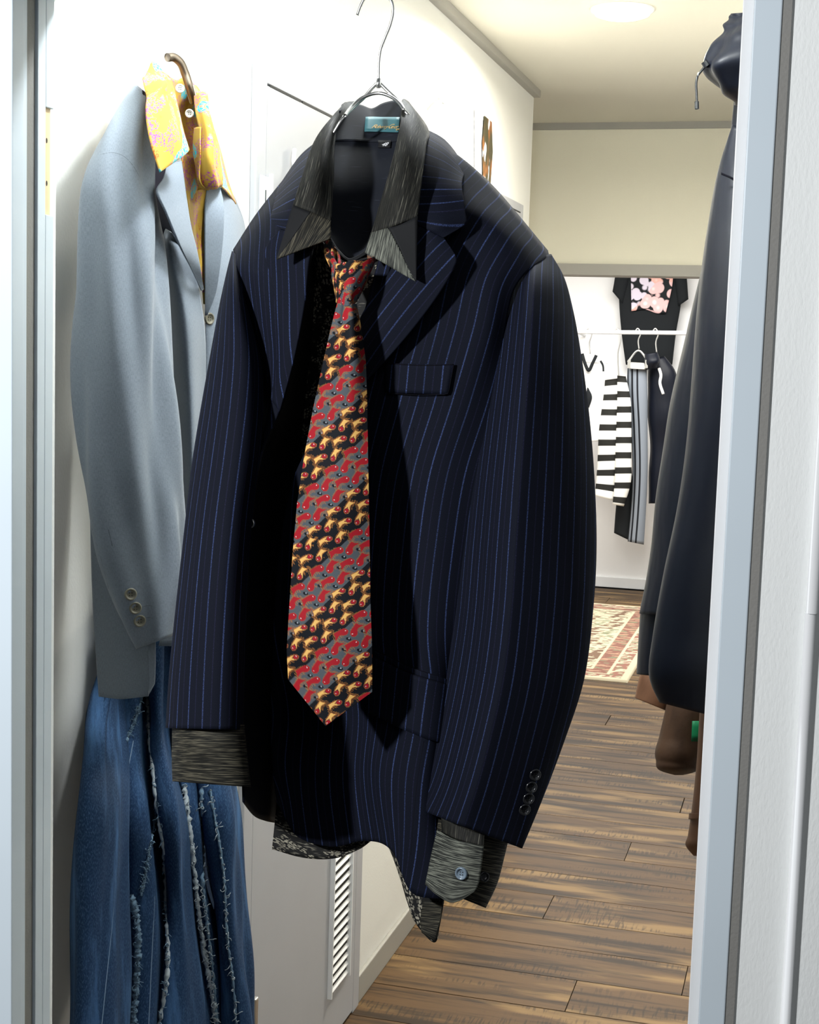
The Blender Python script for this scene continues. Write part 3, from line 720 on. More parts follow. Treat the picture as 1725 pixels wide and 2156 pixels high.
# ---- shirt
sh = thing('dark_shirt', NP(760, 1900, 0), 'black shirt with shimmering grey collar and cuffs worn under the pinstripe jacket', 'shirt')
SB = patch('body', [
    [(655, 470, .0), (690, 520, .025), (735, 552, .034), (775, 535, .03), (850, 460, .01)],
    [(648, 600, .0), (690, 600, .022), (740, 600, .034), (790, 590, .034), (880, 560, .01)],
    [(640, 760, -.02), (690, 750, .0), (740, 740, .028), (800, 740, .028), (900, 700, .0)],
    [(634, 1000, -.06), (690, 1000, -.03), (760, 1000, .006), (850, 1000, .01), (960, 1000, -.03)],
    [(620, 1300, -.07), (700, 1300, -.04), (790, 1300, .0), (870, 1300, .01), (950, 1300, -.02)],
    [(590, 1600, -.03), (680, 1600, -.03), (770, 1600, -.01), (860, 1600, .018), (930, 1600, .01)],
    [(580, 1720, -.02), (680, 1740, -.025), (780, 1730, -.015), (850, 1760, .018), (940, 1780, .02)],
    [(573, 1788, -.015), (640, 1806, -.02), (700, 1808, -.02), (757, 1788, -.012), (800, 1762, -.005), (832, 1790, .012), (850, 1870, .018), (880, 1950, .022), (917, 1984, .024), (926, 1950, .024), (938, 1880, .02)]],
    M_JACQ, sh, NP, nu=90, nv=120, thick=.001, bvh=True)
decal('hem_placket', SB, [[(893, 1895), (936, 1898)], [(886, 1940), (931, 1945)], [(890, 1962), (918, 1982)]], M_LUREX_C, sh, 10, 12, .002, .0008)
decal('hem_band', SB, [[(577, 1794), (610, 1800)], [(580, 1803), (612, 1808)]], M_LUREX_C, sh, 6, 3, .002, .0006)
CB = patch('collar_band', [
    [(716, 233, -.035), (735, 216, -.070), (762, 222, -.076), (782, 229, -.078), (806, 218, -.078), (830, 212, -.074), (856, 220, -.05)],
    [(706, 265, -.03), (733, 258, -.05), (785, 262, -.058), (838, 258, -.05), (866, 255, -.04)],
    [(700, 298, -.02), (733, 297, -.034), (785, 299, -.04), (842, 297, -.034), (868, 290, -.025)]],
    M_SHIRT_IN, sh, NP, nu=50, nv=24, bvh=True)
YK = patch('back_yoke', [
    [(699, 297, -.021), (733, 296, -.036), (785, 298, -.042), (842, 296, -.036), (868, 289, -.026)],
    [(690, 400, .014), (735, 400, .0), (785, 400, -.006), (830, 400, .0), (850, 390, .01)],
    [(686, 480, .03), (730, 490, .02), (770, 500, .016), (804, 480, .024)],
    [(694, 505, .038), (716, 532, .036), (737, 547, .036), (758, 540, .036), (772, 530, .04)]],
    M_SHIRT_IN, sh, NP, nu=50, nv=60, bvh=True)
patch('collar_edge', [
    [(695, 500, .042), (716, 530, .044), (736, 545, .046), (756, 538, .046), (772, 527, .044)],
    [(696, 509, .044), (716, 538, .047), (737, 552, .048), (757, 544, .048), (774, 534, .046)]], M_SHIRT_BLK, sh, NP, nu=30, nv=6, thick=.002)
c1 = patch('collar_leaf', [
    [(722, 221, -.058), (735, 215, -.072), (750, 214, -.08)],
    [(701, 244, -.02), (709, 248, -.024), (714, 257, -.03)],
    [(662, 300, .018), (685, 300, .024), (704, 302, .004)],
    [(637, 373, .048), (670, 372, .058), (702, 370, .034)],
    [(618, 432, .063), (656, 447, .071), (697, 466, .062)]], M_LUREX, sh, NP, nu=30, nv=50, thick=.0018)
patch('collar_inset', [[(618, 431, .063), (655, 446, .071)], [(600, 489, .071), (618, 499, .074)], [(583, 545, .080), (585, 546, .080)]], M_SHIRT_BLK, c1, NP, nu=10, nv=16, linu=True, linv=True, thick=.0016)
patch('collar_tip', [[(655, 446, .0715), (697, 465, .0625)], [(636, 473, .074), (697, 478, .064)], [(618, 499, .0755), (697, 488, .066)], [(601, 523, .0775), (697, 496, .068)], [(583, 546, .0805), (696, 503, .069)]],
      M_LUREX_C, c1, NP, nu=20, nv=20, linu=True, linv=True, thick=.0018, swap=True)
c2 = patch('collar_leaf', [
    [(846, 213, -.07), (852, 210, -.08), (860, 215, -.085)],
    [(845, 235, -.02), (872, 240, -.03), (900, 270, -.04)],
    [(838, 292, .018), (866, 300, .03), (897, 310, .02)],
    [(820, 365, .048), (855, 370, .060), (890, 370, .052)],
    [(783, 491, .065), (835, 474, .076), (879, 456, .072)]], M_LUREX, sh, NP, nu=30, nv=50, thick=.0018)
patch('collar_inset', [[(818, 480, .0745), (879, 455, .0725)], [(842, 523, .079), (878, 530, .078)], [(870, 586, .083), (877, 592, .083)]], M_SHIRT_BLK, c2, NP, nu=10, nv=16, linu=True, linv=True, thick=.0016)
patch('collar_tip', [[(783, 490, .066), (769, 532, .067)], [(818, 480, .0755), (804, 551, .074)], [(841, 523, .080), (838, 571, .079)], [(869, 583, .0835), (875, 592, .084)]],
      M_LUREX_B, c2, NP, nu=14, nv=24, linu=True, linv=True, thick=.0018, swap=False)
# woven labels inside the collar
bl = decal('brand_label', CB, [[(770, 251), (846, 250)], [(768, 281), (842, 282)]], M_TEAL, sh, 10, 6, .0025, .0008, bvh=True); bl['label'] = 'teal woven label with gold script'
def texton(o, body, px, py, step, size, mat, parent, shear, lift, slope=0):
    for i, ch in enumerate(body):
        x = px + sum(step * (1.5 if c.isupper() else .8 if c in 'rt' else 1.0) for c in body[:i]); y = py + slope * i
        if ch == ' ': continue
        p, n = surf(o, x, y, lift); q, _ = surf(o, x + 4, y, lift); text('letter', ch, p, q - p, n, size * (1.25 if ch.isupper() else 1), mat, parent, shear)
texton(bl, 'RoberryGeorge', 782, 271, 4.9, .0062, M_GOLD, bl, .45, .0011, .1)
st = decal('size_label', YK, [[(798, 299), (826, 299)], [(798, 314), (824, 314)]], M_SHIRT_BLK, sh, 5, 4, .002, .0008, bvh=True)
texton(st, '48', 803, 309, 6.5, .0066, M_WTHREAD, st, .35, .0011)
# cuffs
CUR = tube('cuff', [(366, 1522, 512, 1526, .116, .032), (365, 1560, 516, 1562, .118, .032), (364, 1600, 521, 1605, .118, .031), (365, 1645, 528, 1657, .118, .030)],
           M_LUREX_C, sh, NP, ns=60, nv=40, ex=2.0, wr=(.001, 20, 20, 5))
CUL = tube('cuff', [(925, 1725, 1070, 1765, .040, .024), (916, 1780, 1062, 1800, .040, .024), (906, 1830, 1044, 1865, .040, .023), (902, 1862, 1022, 1911, .040, .022)],
           M_LUREX_C, sh, NP, ns=60, nv=40, ex=1.9)
CF = patch('cuff_flap', [
    [(922, 1748, .066), (960, 1768, .080), (990, 1775, .084), (1019, 1782, .082)],
    [(911, 1795, .066), (950, 1808, .081), (985, 1815, .085), (1015, 1818, .083)],
    [(902, 1838, .066), (940, 1850, .081), (975, 1858, .085), (1008, 1862, .083)],
    [(897, 1862, .066), (920, 1883, .077), (953, 1900, .083), (967, 1897, .085), (1000, 1876, .083)]], M_LUREX_B, sh, NP, nu=30, nv=30, thick=.0022, bvh=True)
patch('sleeve_end', [[(930, 1722, .062), (970, 1740, .070), (1020, 1758, .070)], [(931, 1752, .062), (965, 1768, .074), (1019, 1782, .076)]], M_LUREX, sh, NP, nu=14, nv=10)
p, n = surf(CF, 973, 1838); button('button', p, n, .0062, M_BTN_BLUE, CF, .0035)
p = D(1019, 1846, np.dot(NP(1019, 1846, .062) - CAM, -R[:, 2]) - .004); button('button', p, CAM - p + np.array([.5, 0, 0]), .005, M_BTN_BLK, CUL)

# ---- tie with a tessellated print
def tiecol(xy):
    """fish print; xy in units of about .45 mm"""
    x, y = xy[:, 0], xy[:, 1]
    a = np.array([20.8, 23.8]); b = np.array([-37.0, 38.5]); det = a[0] * b[1] - a[1] * b[0]
    p = (x * b[1] - y * b[0]) / det; q = (a[0] * y - a[1] * x) / det
    pi_ = np.floor(p).astype(int); qi = np.floor(q).astype(int)
    c_ = lambda *v: np.array(v)
    BLK, RED, GRY, YEL, LIN = c_(.007, .008, .011), c_(.33, .012, .020), c_(.075, .088, .10), c_(.74, .44, .13), c_(.36, .15, .04)
    band0 = (np.floor(p + .5).astype(int) % 4) < 2
    out = np.where(band0[:, None], BLK, GRY).astype(float)
    # outlines in a fish's own frame (u to the head, v to its right), as polygons
    fish = np.array([(14.5, 0), (12.5, 4.2), (8, 6.2), (3, 5.6), (-1, 4.2), (-5, 4.6), (-9, 7.5), (-14, 11.5), (-12.5, 5), (-13.5, -1), (-9, -2.2), (-4, -3.4), (1, -4.6), (6, -5.6), (11, -4.4)])
    def inside(u, v, P):
        r = np.zeros(len(u), bool); n = len(P); d = np.full(len(u), 99.)
        for i in range(n):
            (x0, y0), (x1, y1) = P[i], P[(i + 1) % n]
            c = ((y0 > v) != (y1 > v)) & (u < (x1 - x0) * (v - y0) / (y1 - y0 + 1e-12) + x0); r ^= c
            t = np.clip(((u - x0) * (x1 - x0) + (v - y0) * (y1 - y0)) / ((x1 - x0) ** 2 + (y1 - y0) ** 2), 0, 1)
            d = np.minimum(d, np.hypot(u - x0 - t * (x1 - x0), v - y0 - t * (y1 - y0)))
        return r, d
    for layer in (0, 1):
        for di in (-2, -1, 0, 1, 2):
            for dj in (-1, 0, 1, 2):
                for vert in (0, 1):
                    I, J = pi_ + di, qi + dj; cx, cy = I * a[0] + J * b[0], I * a[1] + J * b[1]
                    if not vert: cx, cy = cx - 26.5, cy + 6.0
                    dx, dy = x - cx, y - cy; sel = np.nonzero(dx ** 2 + dy ** 2 < 26 ** 2)[0]
                    if not len(sel): continue
                    dx, dy = dx[sel], dy[sel]; yb = ((I % 4) < 2)[sel]
                    th = 1.85 if vert else -.30; sg = -1 if vert else 1
                    c, s_ = math.cos(th), math.sin(th); u = dx * c + dy * s_; v = (-dx * s_ + dy * c) * sg
                    u0, v0 = u, v; u = np.where(yb, u, u / 1.02); v = np.where(yb, v, v / 1.2); ins, d = inside(u, v, fish); col = out[sel]
                    if layer == 0:
                        ry = (~ins) & (d < np.where(v > 0, 4.6, 2.2)) & (u < 3) & (np.mod(u + .6 * np.abs(v), 2.5) < .8); col[ry] = LIN
                        ex, ey = dx - (17 if vert else 15), dy - (3 if vert else 13); rr = ex ** 2 + ey ** 2
                        e1 = ((ex * .8 - ey * .35) ** 2 + (ey * 1.1) ** 2 < 15) & ~band0[sel]; col[e1] = BLK; col[e1 & ((ex - 1) ** 2 + (ey + 1) ** 2 < 2.2)] = (.30, .33, .37)
                    else:
                        body = np.where(yb[:, None], YEL, RED); col[ins] = body[ins]
                        e = np.sqrt(((u - 8) / 5.4) ** 2 + (v / 4.6) ** 2)
                        col[ins & (e < 1) & yb] = RED; col[ins & (np.abs(e - 1) < .1) & yb] = BLK * 3
                        col[ins & (d < .55) & yb] = c_(.34, .13, .03); col[(~ins) & (d < .5)] = c_(.30, .08, .03)
                        col[ins & ((u - 9.5) ** 2 + (v + 1.4) ** 2 < .9)] = (.75, .70, .66)
                        col[ins & yb & ((u - 1) ** 2 + v ** 2 < 1.6)] = RED * .6
                    out[sel] = col
    return out
ti = thing('necktie', NP(690, 1528, .1), 'red, yellow and black fish-print silk necktie hanging from the shirt collar', 'tie')
lx = np.array([[640, 713], [690, 700], [760, 684], [860, 662], [960, 643], [1060, 628], [1170, 618], [1280, 611], [1370, 606], [1432, 609], [1600, 612]], float)
rx = np.array([[640, 748], [690, 758], [760, 768], [860, 773], [960, 775], [1060, 777], [1170, 779], [1280, 781], [1370, 784], [1456, 784], [1600, 784]], float)
def blade():
    nu, nv = 170, 820; s = np.linspace(0, 1, nu); yb = np.interp(s, [0, .44, 1], [1430, 1528, 1456]); t = np.linspace(0, 1, nv) ** 1.0
    Y = 640 + t[:, None] * (yb - 640)[None]; Lx = np.interp(Y, lx[:, 0], lx[:, 1]); Rx = np.interp(Y, rx[:, 0], rx[:, 1])
    k = np.ones(21) / 21
    X = Lx + (Rx - Lx) * s[None]
    X[:] = X
    off = .088 + .010 * np.sin(np.pi * s)[None] + .012 * t[:, None] + .0035 * np.sin(s * 9 + 1)[None] * np.exp(-((t - .05) / .16) ** 2)[:, None] + .002 * np.sin(t * 17 + s[None].T[:1] * 3)[:, None].reshape(nv, 1)
    q = NP.p[None, None] + NP.n * off[..., None]
    r = np.stack([(X - CX) / F, -(Y - CY) / F, -np.ones_like(X)], -1) @ R.T
    G = CAM + r * (((q - CAM) @ NP.n) / (r @ NP.n))[..., None]
    xy = np.stack([X * .93 + 40, Y], -1).reshape(-1, 2)
    return mesh('blade', G.reshape(-1, 3), gfaces(nv, nu), M_TIE, ti, np.stack([X, Y], -1).reshape(-1, 2) * .00046, colr=tiecol(xy), thick=.003)
blade()
def tiepatch(name, rows, nu, nv, sh_=(0, 0)):
    return patch(name, rows, M_TIE, ti, NP, nu=nu, nv=nv, thick=.002, colf=lambda uv: tiecol(uv / .00046 + np.array(sh_)))
tiepatch('knot', [[(700, 560, .060), (712, 556, .078), (745, 550, .090), (775, 545, .080), (796, 532, .058)],
                  [(701, 585, .066), (715, 585, .088), (742, 580, .098), (768, 575, .088), (780, 570, .064)],
                  [(706, 612, .070), (718, 615, .092), (738, 612, .102), (756, 606, .092), (768, 600, .070)],
                  [(709, 636, .072), (720, 642, .092), (735, 644, .100), (746, 638, .092), (752, 630, .074)]], 90, 100, (13, 7))
tiepatch('neck_loop', [[(686, 506, .046), (700, 508, .052)], [(684, 530, .05), (702, 536, .058)], [(696, 562, .058), (712, 560, .07)]], 40, 60, (3, 5))
tiepatch('neck_loop', [[(705, 520, .046), (714, 530, .05)], [(706, 545, .05), (716, 545, .058)], [(708, 562, .06), (718, 558, .07)]], 30, 50, (31, 5))
tiepatch('neck_loop', [[(772, 530, .05), (800, 528, .046)], [(775, 550, .06), (802, 545, .05)]], 50, 40, (11, 35))

# ================================================================== BLUE-GREY JACKET ON THE LEFT WALL
GP = Plane((-.83, 2, 1), (1, 0, 0))
GD = lambda px, py, off=0: D(px, py, 1.80 - off + max(0, (px - 165)) * .0004)
gj = thing('grey_jacket', GP(260, 1470, 0), 'blue-grey wool suit jacket hanging flat against the left wall', 'jacket')
GS = tube('sleeve', [(288, 180, 308, 196, -.06, .012), (262, 215, 314, 225, -.04, .04), (232, 260, 318, 275, -.02, .06), (204, 320, 322, 345, .0, .07), (182, 385, 328, 430, .01, .075),
                     (170, 520, 340, 525, .015, .078), (163, 680, 354, 680, .02, .075), (163, 850, 368, 850, .02, .07), (172, 1000, 382, 1000, .02, .066),
                     (195, 1125, 390, 1100, .02, .06), (226, 1220, 387, 1205, .02, .055), (258, 1305, 378, 1280, .02, .05), (291, 1365, 365, 1338, .02, .044)],
          M_GREY, gj, GD, ns=84, nv=150, ex=1.75, peak=.1, wr=(.0062, 75, 22, 35), bvh=True)
seam('shoulder_seam', GS, [(212, 326), (235, 322), (258, 328), (280, 350), (292, 372)], .0007, M_GREY_SEAM, GS)
seam('back_seam', GS, [(190, 1095), (215, 1180), (240, 1270), (268, 1330), (284, 1358)], .0008, M_GREY_SEAM, GS)
for x, y in ((275, 1251), (285, 1280), (294, 1307)):
    p, n = surf(GS, x, y); button('button', p, n + .5 * (CAM - p), .0078, M_BTN_OLIVE, GS)
for y in (1278, 1303): seam('buttonhole', GS, [(298, y), (312, y - 3), (322, y - 2)], .0006, M_NAVY_SEAM, GS)
patch('back_panel', [[(190, 900, -.05), (260, 900, -.02), (330, 900, .0)], [(192, 1100, -.05), (260, 1100, -.01), (330, 1100, .0)],
                     [(197, 1300, -.04), (260, 1300, .0), (329, 1300, .01)], [(206, 1467, -.04), (260, 1472, .0), (312, 1466, .012)]], M_GREY, gj, lambda a, b, o: D(a, b, 1.885 - o), nu=30, nv=50, wr=(.002, 20, 6, 2))
patch('front_hem', [[(310, 1340, .0), (328, 1345, .0)], [(313, 1420, .0), (327, 1425, .0)], [(314, 1462, .0), (326, 1440, .0)]], M_GREY, gj, lambda a, b, o: D(a, b, 1.87), nu=8, nv=20)
FN = patch('front_panel', [[(336, 478, -.05), (350, 482, -.02), (362, 490, .015)], [(338, 520, -.04), (370, 520, .02), (395, 540, .03)],
                           [(346, 650, -.04), (390, 650, .03), (428, 665, .03)], [(360, 800, -.03), (400, 800, .03), (433, 805, .02)], [(374, 960, -.02), (405, 960, .03), (430, 960, .02)],
                           [(380, 1150, -.02), (405, 1150, .03), (425, 1150, .02)], [(335, 1360, -.02), (380, 1360, .03), (415, 1360, .02)]],
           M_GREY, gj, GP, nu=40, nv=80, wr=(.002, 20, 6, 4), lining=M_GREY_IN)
patch('lapel', [[(352, 345, .0), (382, 340, .005)], [(344, 374, .02), (386, 372, .02)], [(331, 407, .035), (392, 418, .03)], [(348, 445, .04), (400, 470, .04)], [(375, 510, .045), (412, 520, .045)],
                [(402, 565, .04), (422, 570, .045)], [(424, 612, .035), (428, 608, .036)]], M_GREY, gj, GP, nu=24, nv=50, thick=.0024, linv=False)
patch('lining', [[(300, 190, -.03), (325, 215, -.03)], [(314, 320, -.03), (352, 330, -.03)], [(322, 430, -.03), (362, 420, -.02)], [(332, 500, -.035), (375, 500, -.005)]], M_GREY_IN, gj, GP, nu=10, nv=30)  # dark lining sheet, also painting the shade between shoulder and lapel
FFP = patch('front_panel', [[(445, 360, -.03), (470, 385, -.04), (492, 420, -.05)], [(436, 430, .0), (480, 430, .0), (512, 470, -.03)], [(432, 560, .02), (470, 560, .03), (517, 560, -.02)],
                            [(433, 680, .02), (460, 680, .03), (512, 700, -.02)], [(433, 820, .02), (455, 820, .03), (500, 850, -.02)], [(428, 1000, .02), (450, 1000, .03), (490, 1000, -.02)], [(425, 1360, .0), (450, 1360, .0), (490, 1360, -.02)]],
            M_GREY, gj, GP, nu=30, nv=60, bvh=True)
LFR = patch('lapel', [[(436, 395, .02), (463, 395, .03)], [(432, 430, .035), (471, 437, .05)], [(431, 540, .035), (465, 545, .05)], [(432, 620, .03), (452, 625, .04)], [(432, 664, .026), (437, 664, .03)]], M_GREY, gj, GP, nu=20, nv=40, thick=.0024, bvh=True)
seam('buttonhole', LFR, [(457, 428), (461, 445), (464, 460)], .0007, M_NAVY_SEAM, LFR)
p, n = surf(FFP, 440, 671); button('button', p, n, .0085, M_BTN_OLIVE, FFP)
tube('sleeve', [(468, 380, 494, 415, -.05, .01), (480, 430, 514, 470, -.06, .03), (488, 560, 522, 560, -.06, .04), (480, 800, 520, 800, -.06, .04), (470, 1100, 512, 1100, -.06, .04), (465, 1330, 500, 1330, -.06, .03)], M_GREY, gj, GP, ns=40, nv=60)

ys = thing('yellow_shirt', GP(420, 600, 0), 'yellow shirt with pink and turquoise print inside the grey jacket', 'shirt')
patch('collar_leaf', [[(300, 168, -.02), (312, 148, -.04), (324, 134, -.05), (348, 152, -.03)], [(305, 190, .0), (325, 180, .01), (350, 178, -.01), (362, 190, -.02)], [(310, 215, .02), (340, 210, .025), (368, 215, .01)],
                      [(318, 290, .04), (350, 285, .05), (384, 268, .03)], [(341, 360, .06), (370, 341, .06), (397, 317, .05)]], M_YEL, ys, GP, nu=36, nv=50, thick=.002, wr=(.003, 50, 25, 3))
patch('collar_stand', [[(340, 148, -.05), (372, 168, -.07), (396, 166, -.075), (420, 190, -.07), (432, 225, -.05)], [(355, 200, -.04), (375, 215, -.08), (400, 225, -.09), (425, 250, -.06)], [(372, 280, -.02), (390, 300, -.05), (410, 300, -.06), (432, 310, -.04)],
                       [(392, 330, .0), (405, 350, -.03), (425, 350, -.03)]], M_YEL, ys, GP, nu=30, nv=40)
patch('front', [[(380, 320, .0), (405, 330, .0), (440, 340, -.02)], [(392, 400, .01), (412, 400, .0), (440, 400, -.01)], [(404, 480, .015), (420, 480, .0), (436, 480, .0)], [(418, 560, .015), (426, 560, .01), (434, 560, .005)], [(426, 640, .01), (432, 640, .01)]], M_YEL, ys, GP, nu=20, nv=40, wr=(.002, 40, 12, 6))
patch('collar_leaf', [[(402, 180, -.06), (414, 182, -.08), (424, 196, -.09)], [(416, 205, -.03), (432, 215, -.04), (441, 250, -.06)], [(422, 290, .01), (445, 290, .0), (462, 310, -.04)], [(440, 370, .03), (462, 370, .01), (480, 380, -.03)], [(470, 395, .02), (482, 410, .0), (497, 430, -.03)]],
      M_YEL, ys, GP, nu=30, nv=40, thick=.002)
patch('folded_placket', [[(412, 205, -.01), (422, 200, .0), (434, 215, -.02)], [(416, 250, .015), (430, 250, .03), (445, 262, .0)], [(421, 290, .03), (436, 290, .045), (454, 300, .015)], [(419, 340, .035), (436, 345, .052), (462, 350, .025)],
                         [(417, 380, .035), (440, 388, .05), (466, 376, .03)], [(428, 396, .03), (447, 399, .04), (464, 390, .03)]], M_YEL, ys, GP, nu=36, nv=50, wr=(.0035, 70, 30, 9))
patch('tied_band', [[(411, 270, .01), (424, 268, .03)], [(409, 330, .02), (423, 330, .04)], [(411, 375, .02), (424, 385, .045)], [(413, 402, .02), (440, 402, .04)]], M_YEL, ys, GP, nu=16, nv=30, wr=(.002, 60, 30, 2))
for x, y in ((379, 186), (399, 239)):
    p = GP(x, y, -.02); button('button', p, CAM - p, .006, M_PAPER, ys)

gh = thing('grey_jacket_hanger', GP(380, 110, -.04), 'curved dark metal hanger inside the yellow shirt collar', 'hanger')
wire('arm', [GP(*p) for p in [(352, 121, -.05), (366, 121, -.045), (378, 130, -.04), (390, 155, -.035), (399, 183, -.03), (408, 215, -.03)]], .006, M_STEEL_D, gh, n=50, ns=10)
wire('hook', [GP(*p) for p in [(372, 123, -.045), (366, 108, -.045), (364, 85, -.045), (367, 55, -.045), (375, 25, -.045), (381, -10, -.045), (376, -40, -.045)]], .0022, M_WHITE, gh, n=50)
hc = thing('hanging_cord', GP(330, -20, -.06), 'thin pale cord loop hanging behind the yellow shirt collar', 'cord')
wire('cord', [GP(*p) for p in [(337, -20, -.08), (336, 60, -.08), (335, 140, -.08)]], .0012, M_WHITE, hc, ns=6)
wire('cord', [GP(*p) for p in [(331, 40, -.08), (308, 110, -.08), (283, 180, -.08)]], .0012, M_WHITE, hc, ns=6)

# ================================================================== DENIM
DP = lambda px, py, off=0: D(px, py, 1.83 + (px - 150) * .0009 - off)
dn = thing('denim_skirt', DP(340, 2200, 0), 'long patchwork blue denim skirt with frayed white seams under the grey jacket', 'skirt')
ed = {  # edge polylines of the gores, (y, x)
    0: [(1250, 240), (1400, 222), (1470, 198), (1590, 179), (1700, 170), (1850, 162), (2000, 155), (2200, 152), (2450, 148)],
    1: [(1250, 245), (1400, 250), (1470, 254), (1590, 260), (1700, 267), (1850, 274), (2000, 276), (2200, 272), (2450, 268)],
    2: [(1250, 290), (1400, 300), (1470, 312), (1590, 318), (1700, 334), (1850, 350), (2000, 352), (2200, 332), (2450, 322)],
    3: [(1250, 345), (1400, 350), (1470, 350), (1590, 362), (1700, 388), (1850, 404), (2000, 422), (2200, 440), (2450, 452)],
    4: [(1250, 385), (1400, 385), (1470, 400), (1590, 420), (1700, 432), (1850, 446), (2000, 462), (2200, 480), (2450, 496)],
    5: [(1250, 425), (1400, 430), (1470, 450), (1590, 478), (1700, 501), (1850, 511), (2000, 522), (2200, 536), (2450, 550)]}
E_ = lambda k, y: float(np.interp(y, [a for a, b in ed[k]], [b for a, b in ed[k]]))
GO = []
for k, (d0, bul) in enumerate([(.0, .055), (-.035, .05), (.0, .05), (-.05, .035), (-.01, .05)]):
    rows = []
    for y in (1250, 1400, 1470, 1590, 1700, 1850, 2000, 2200, 2450):
        a, b = E_(k, y) - (3 if k else 0), E_(k + 1, y) + (3 if k < 4 else 0)
        d0_ = d0; d0 = d0 - .13 * float(np.clip((1720 - y) / 250, 0, 1))
        rows.append([(a, y, d0 - .035), (a + (b - a) * .2, y, d0 + bul * .6), (a + (b - a) * .5, y, d0 + bul), (a + (b - a) * .8, y, d0 + bul * .55), (b, y, d0 - .035)]); d0 = d0_
    GO.append(patch('gore', rows, M_DENIM, dn, DP, nu=40, nv=110, thick=.002, wr=(.0055, 45, 12, 40 + k), bvh=True))
patch('back', [[(250, 1250, -.24), (320, 1250, -.24), (415, 1250, -.24)], [(215, 1480, -.22), (330, 1480, -.23), (440, 1480, -.22)], [(184, 1700, -.12), (330, 1700, -.12), (492, 1700, -.10)], [(156, 2450, -.06), (330, 2450, -.09), (544, 2450, -.06)]], M_DENIM, dn, DP, nu=20, nv=20)
def gore_at(x, y):
    for k in range(5):
        if E_(k, y) <= x <= E_(k + 1, y): return GO[k]
    return GO[0] if x < 300 else GO[4]
def near(x, y, lift):
    best = None
    for g in GO:
        h = BV[g.name].ray_cast(Vector(CAM.tolist()), Vector(ray(x, y).tolist()))
        if h[0] is not None and (best is None or h[3] < best[1]): best = (np.array(h[0]), h[3])
    p = best[0] if best else DP(x, y, .03)
    return p + (CAM - p) / np.linalg.norm(CAM - p) * lift
def frayed(pts, r, white=True, n_th=40, ln=.022):
    if pts[-1][1] == 2180: pts = pts + [(pts[-1][0] + .6 * (pts[-1][0] - pts[-2][0]), 2440)]
    pp = spl(np.array([[a, b, 0.] for a, b in pts]), 60)
    P = np.array([near(a, b, r * .8) for a, b, _ in pp])
    k = np.ones(5) / 5
    P[2:-2] = np.stack([np.convolve(P[:, j], k, 'valid') for j in range(3)], 1)
    s = wire('frayed_seam', P, r, M_CORD if white else M_FRAY, dn, n=160, ns=7, jit=.28)
    V, Fc = [], []
    cu = R[:, 0]; cv = R[:, 1]
    for _ in range(n_th):
        i = rng.randint(0, 59); p = P[i] + (CAM - P[i]) * .002; th = rng.rand() * 6.28; L_ = ln * (.12 + .45 * rng.rand()); cv2 = rng.normal(0, 1.2)
        m_ = 7; w_ = .0004 + .0004 * rng.rand(); q = p.copy(); pts2 = []
        for j in range(m_):
            pts2.append(q.copy()); q = q + (cu * math.cos(th) + cv * math.sin(th)) * L_ / m_ + (CAM - p) * .0006 * math.sin(j); th += cv2 * .45; cv2 += rng.normal(0, .5)
        for j, z in enumerate(pts2):
            t = np.array([math.sin(th), 0, math.cos(th)]); b0 = len(V)
            V += [z + cu * w_, z + cv * w_, z - cu * w_, z - cv * w_]
            if j: 
                for e in range(4): Fc.append((b0 - 4 + e, b0 - 4 + (e + 1) % 4, b0 + (e + 1) % 4, b0 + e))
    o = mesh('fray_threads', V, Fc, M_FRAY if rng.rand() < .5 else M_CORD, s); o['kind'] = 'stuff'
frayed([(312, 1452), (312, 1500), (318, 1580), (326, 1650), (331, 1700), (345, 1780), (350, 1860), (353, 1960), (354, 2030), (346, 2100), (333, 2180)], .0032, True, 150)
frayed([(334, 1690), (320, 1755), (307, 1835), (297, 1885)], .002, False, 70)
frayed([(277, 1885), (286, 1925), (290, 2000), (286, 2080), (278, 2180)], .0042, False, 110, .026)
frayed([(388, 1655), (399, 1740), (411, 1850), (420, 1930), (433, 2020), (446, 2090), (458, 2180)], .0036, True, 120)
frayed([(424, 1660), (428, 1760), (426, 1850), (434, 1930), (446, 2030), (453, 2120), (458, 2180)], .003, False, 130, .026)
frayed([(442, 1665), (458, 1750), (472, 1850), (478, 1970), (492, 2080), (498, 2180)], .002, False, 90, .024)
frayed([(300, 1455), (288, 1505), (266, 1560)], .0022, False, 40)
for k, pts in enumerate([[(245, 1480), (246, 1600), (246, 1780), (238, 1920), (224, 2060), (212, 2180)], [(330, 1760), (325, 1900), (318, 2050), (312, 2180)], [(281, 1560), (270, 1620)]]):
    P = [near(a, b, .0008) for a, b, _ in spl(np.array([[a, b, 0.] for a, b in pts]), 40)]; wire('topstitch', P, .0008, M_STITCH, dn, n=60, ns=5)

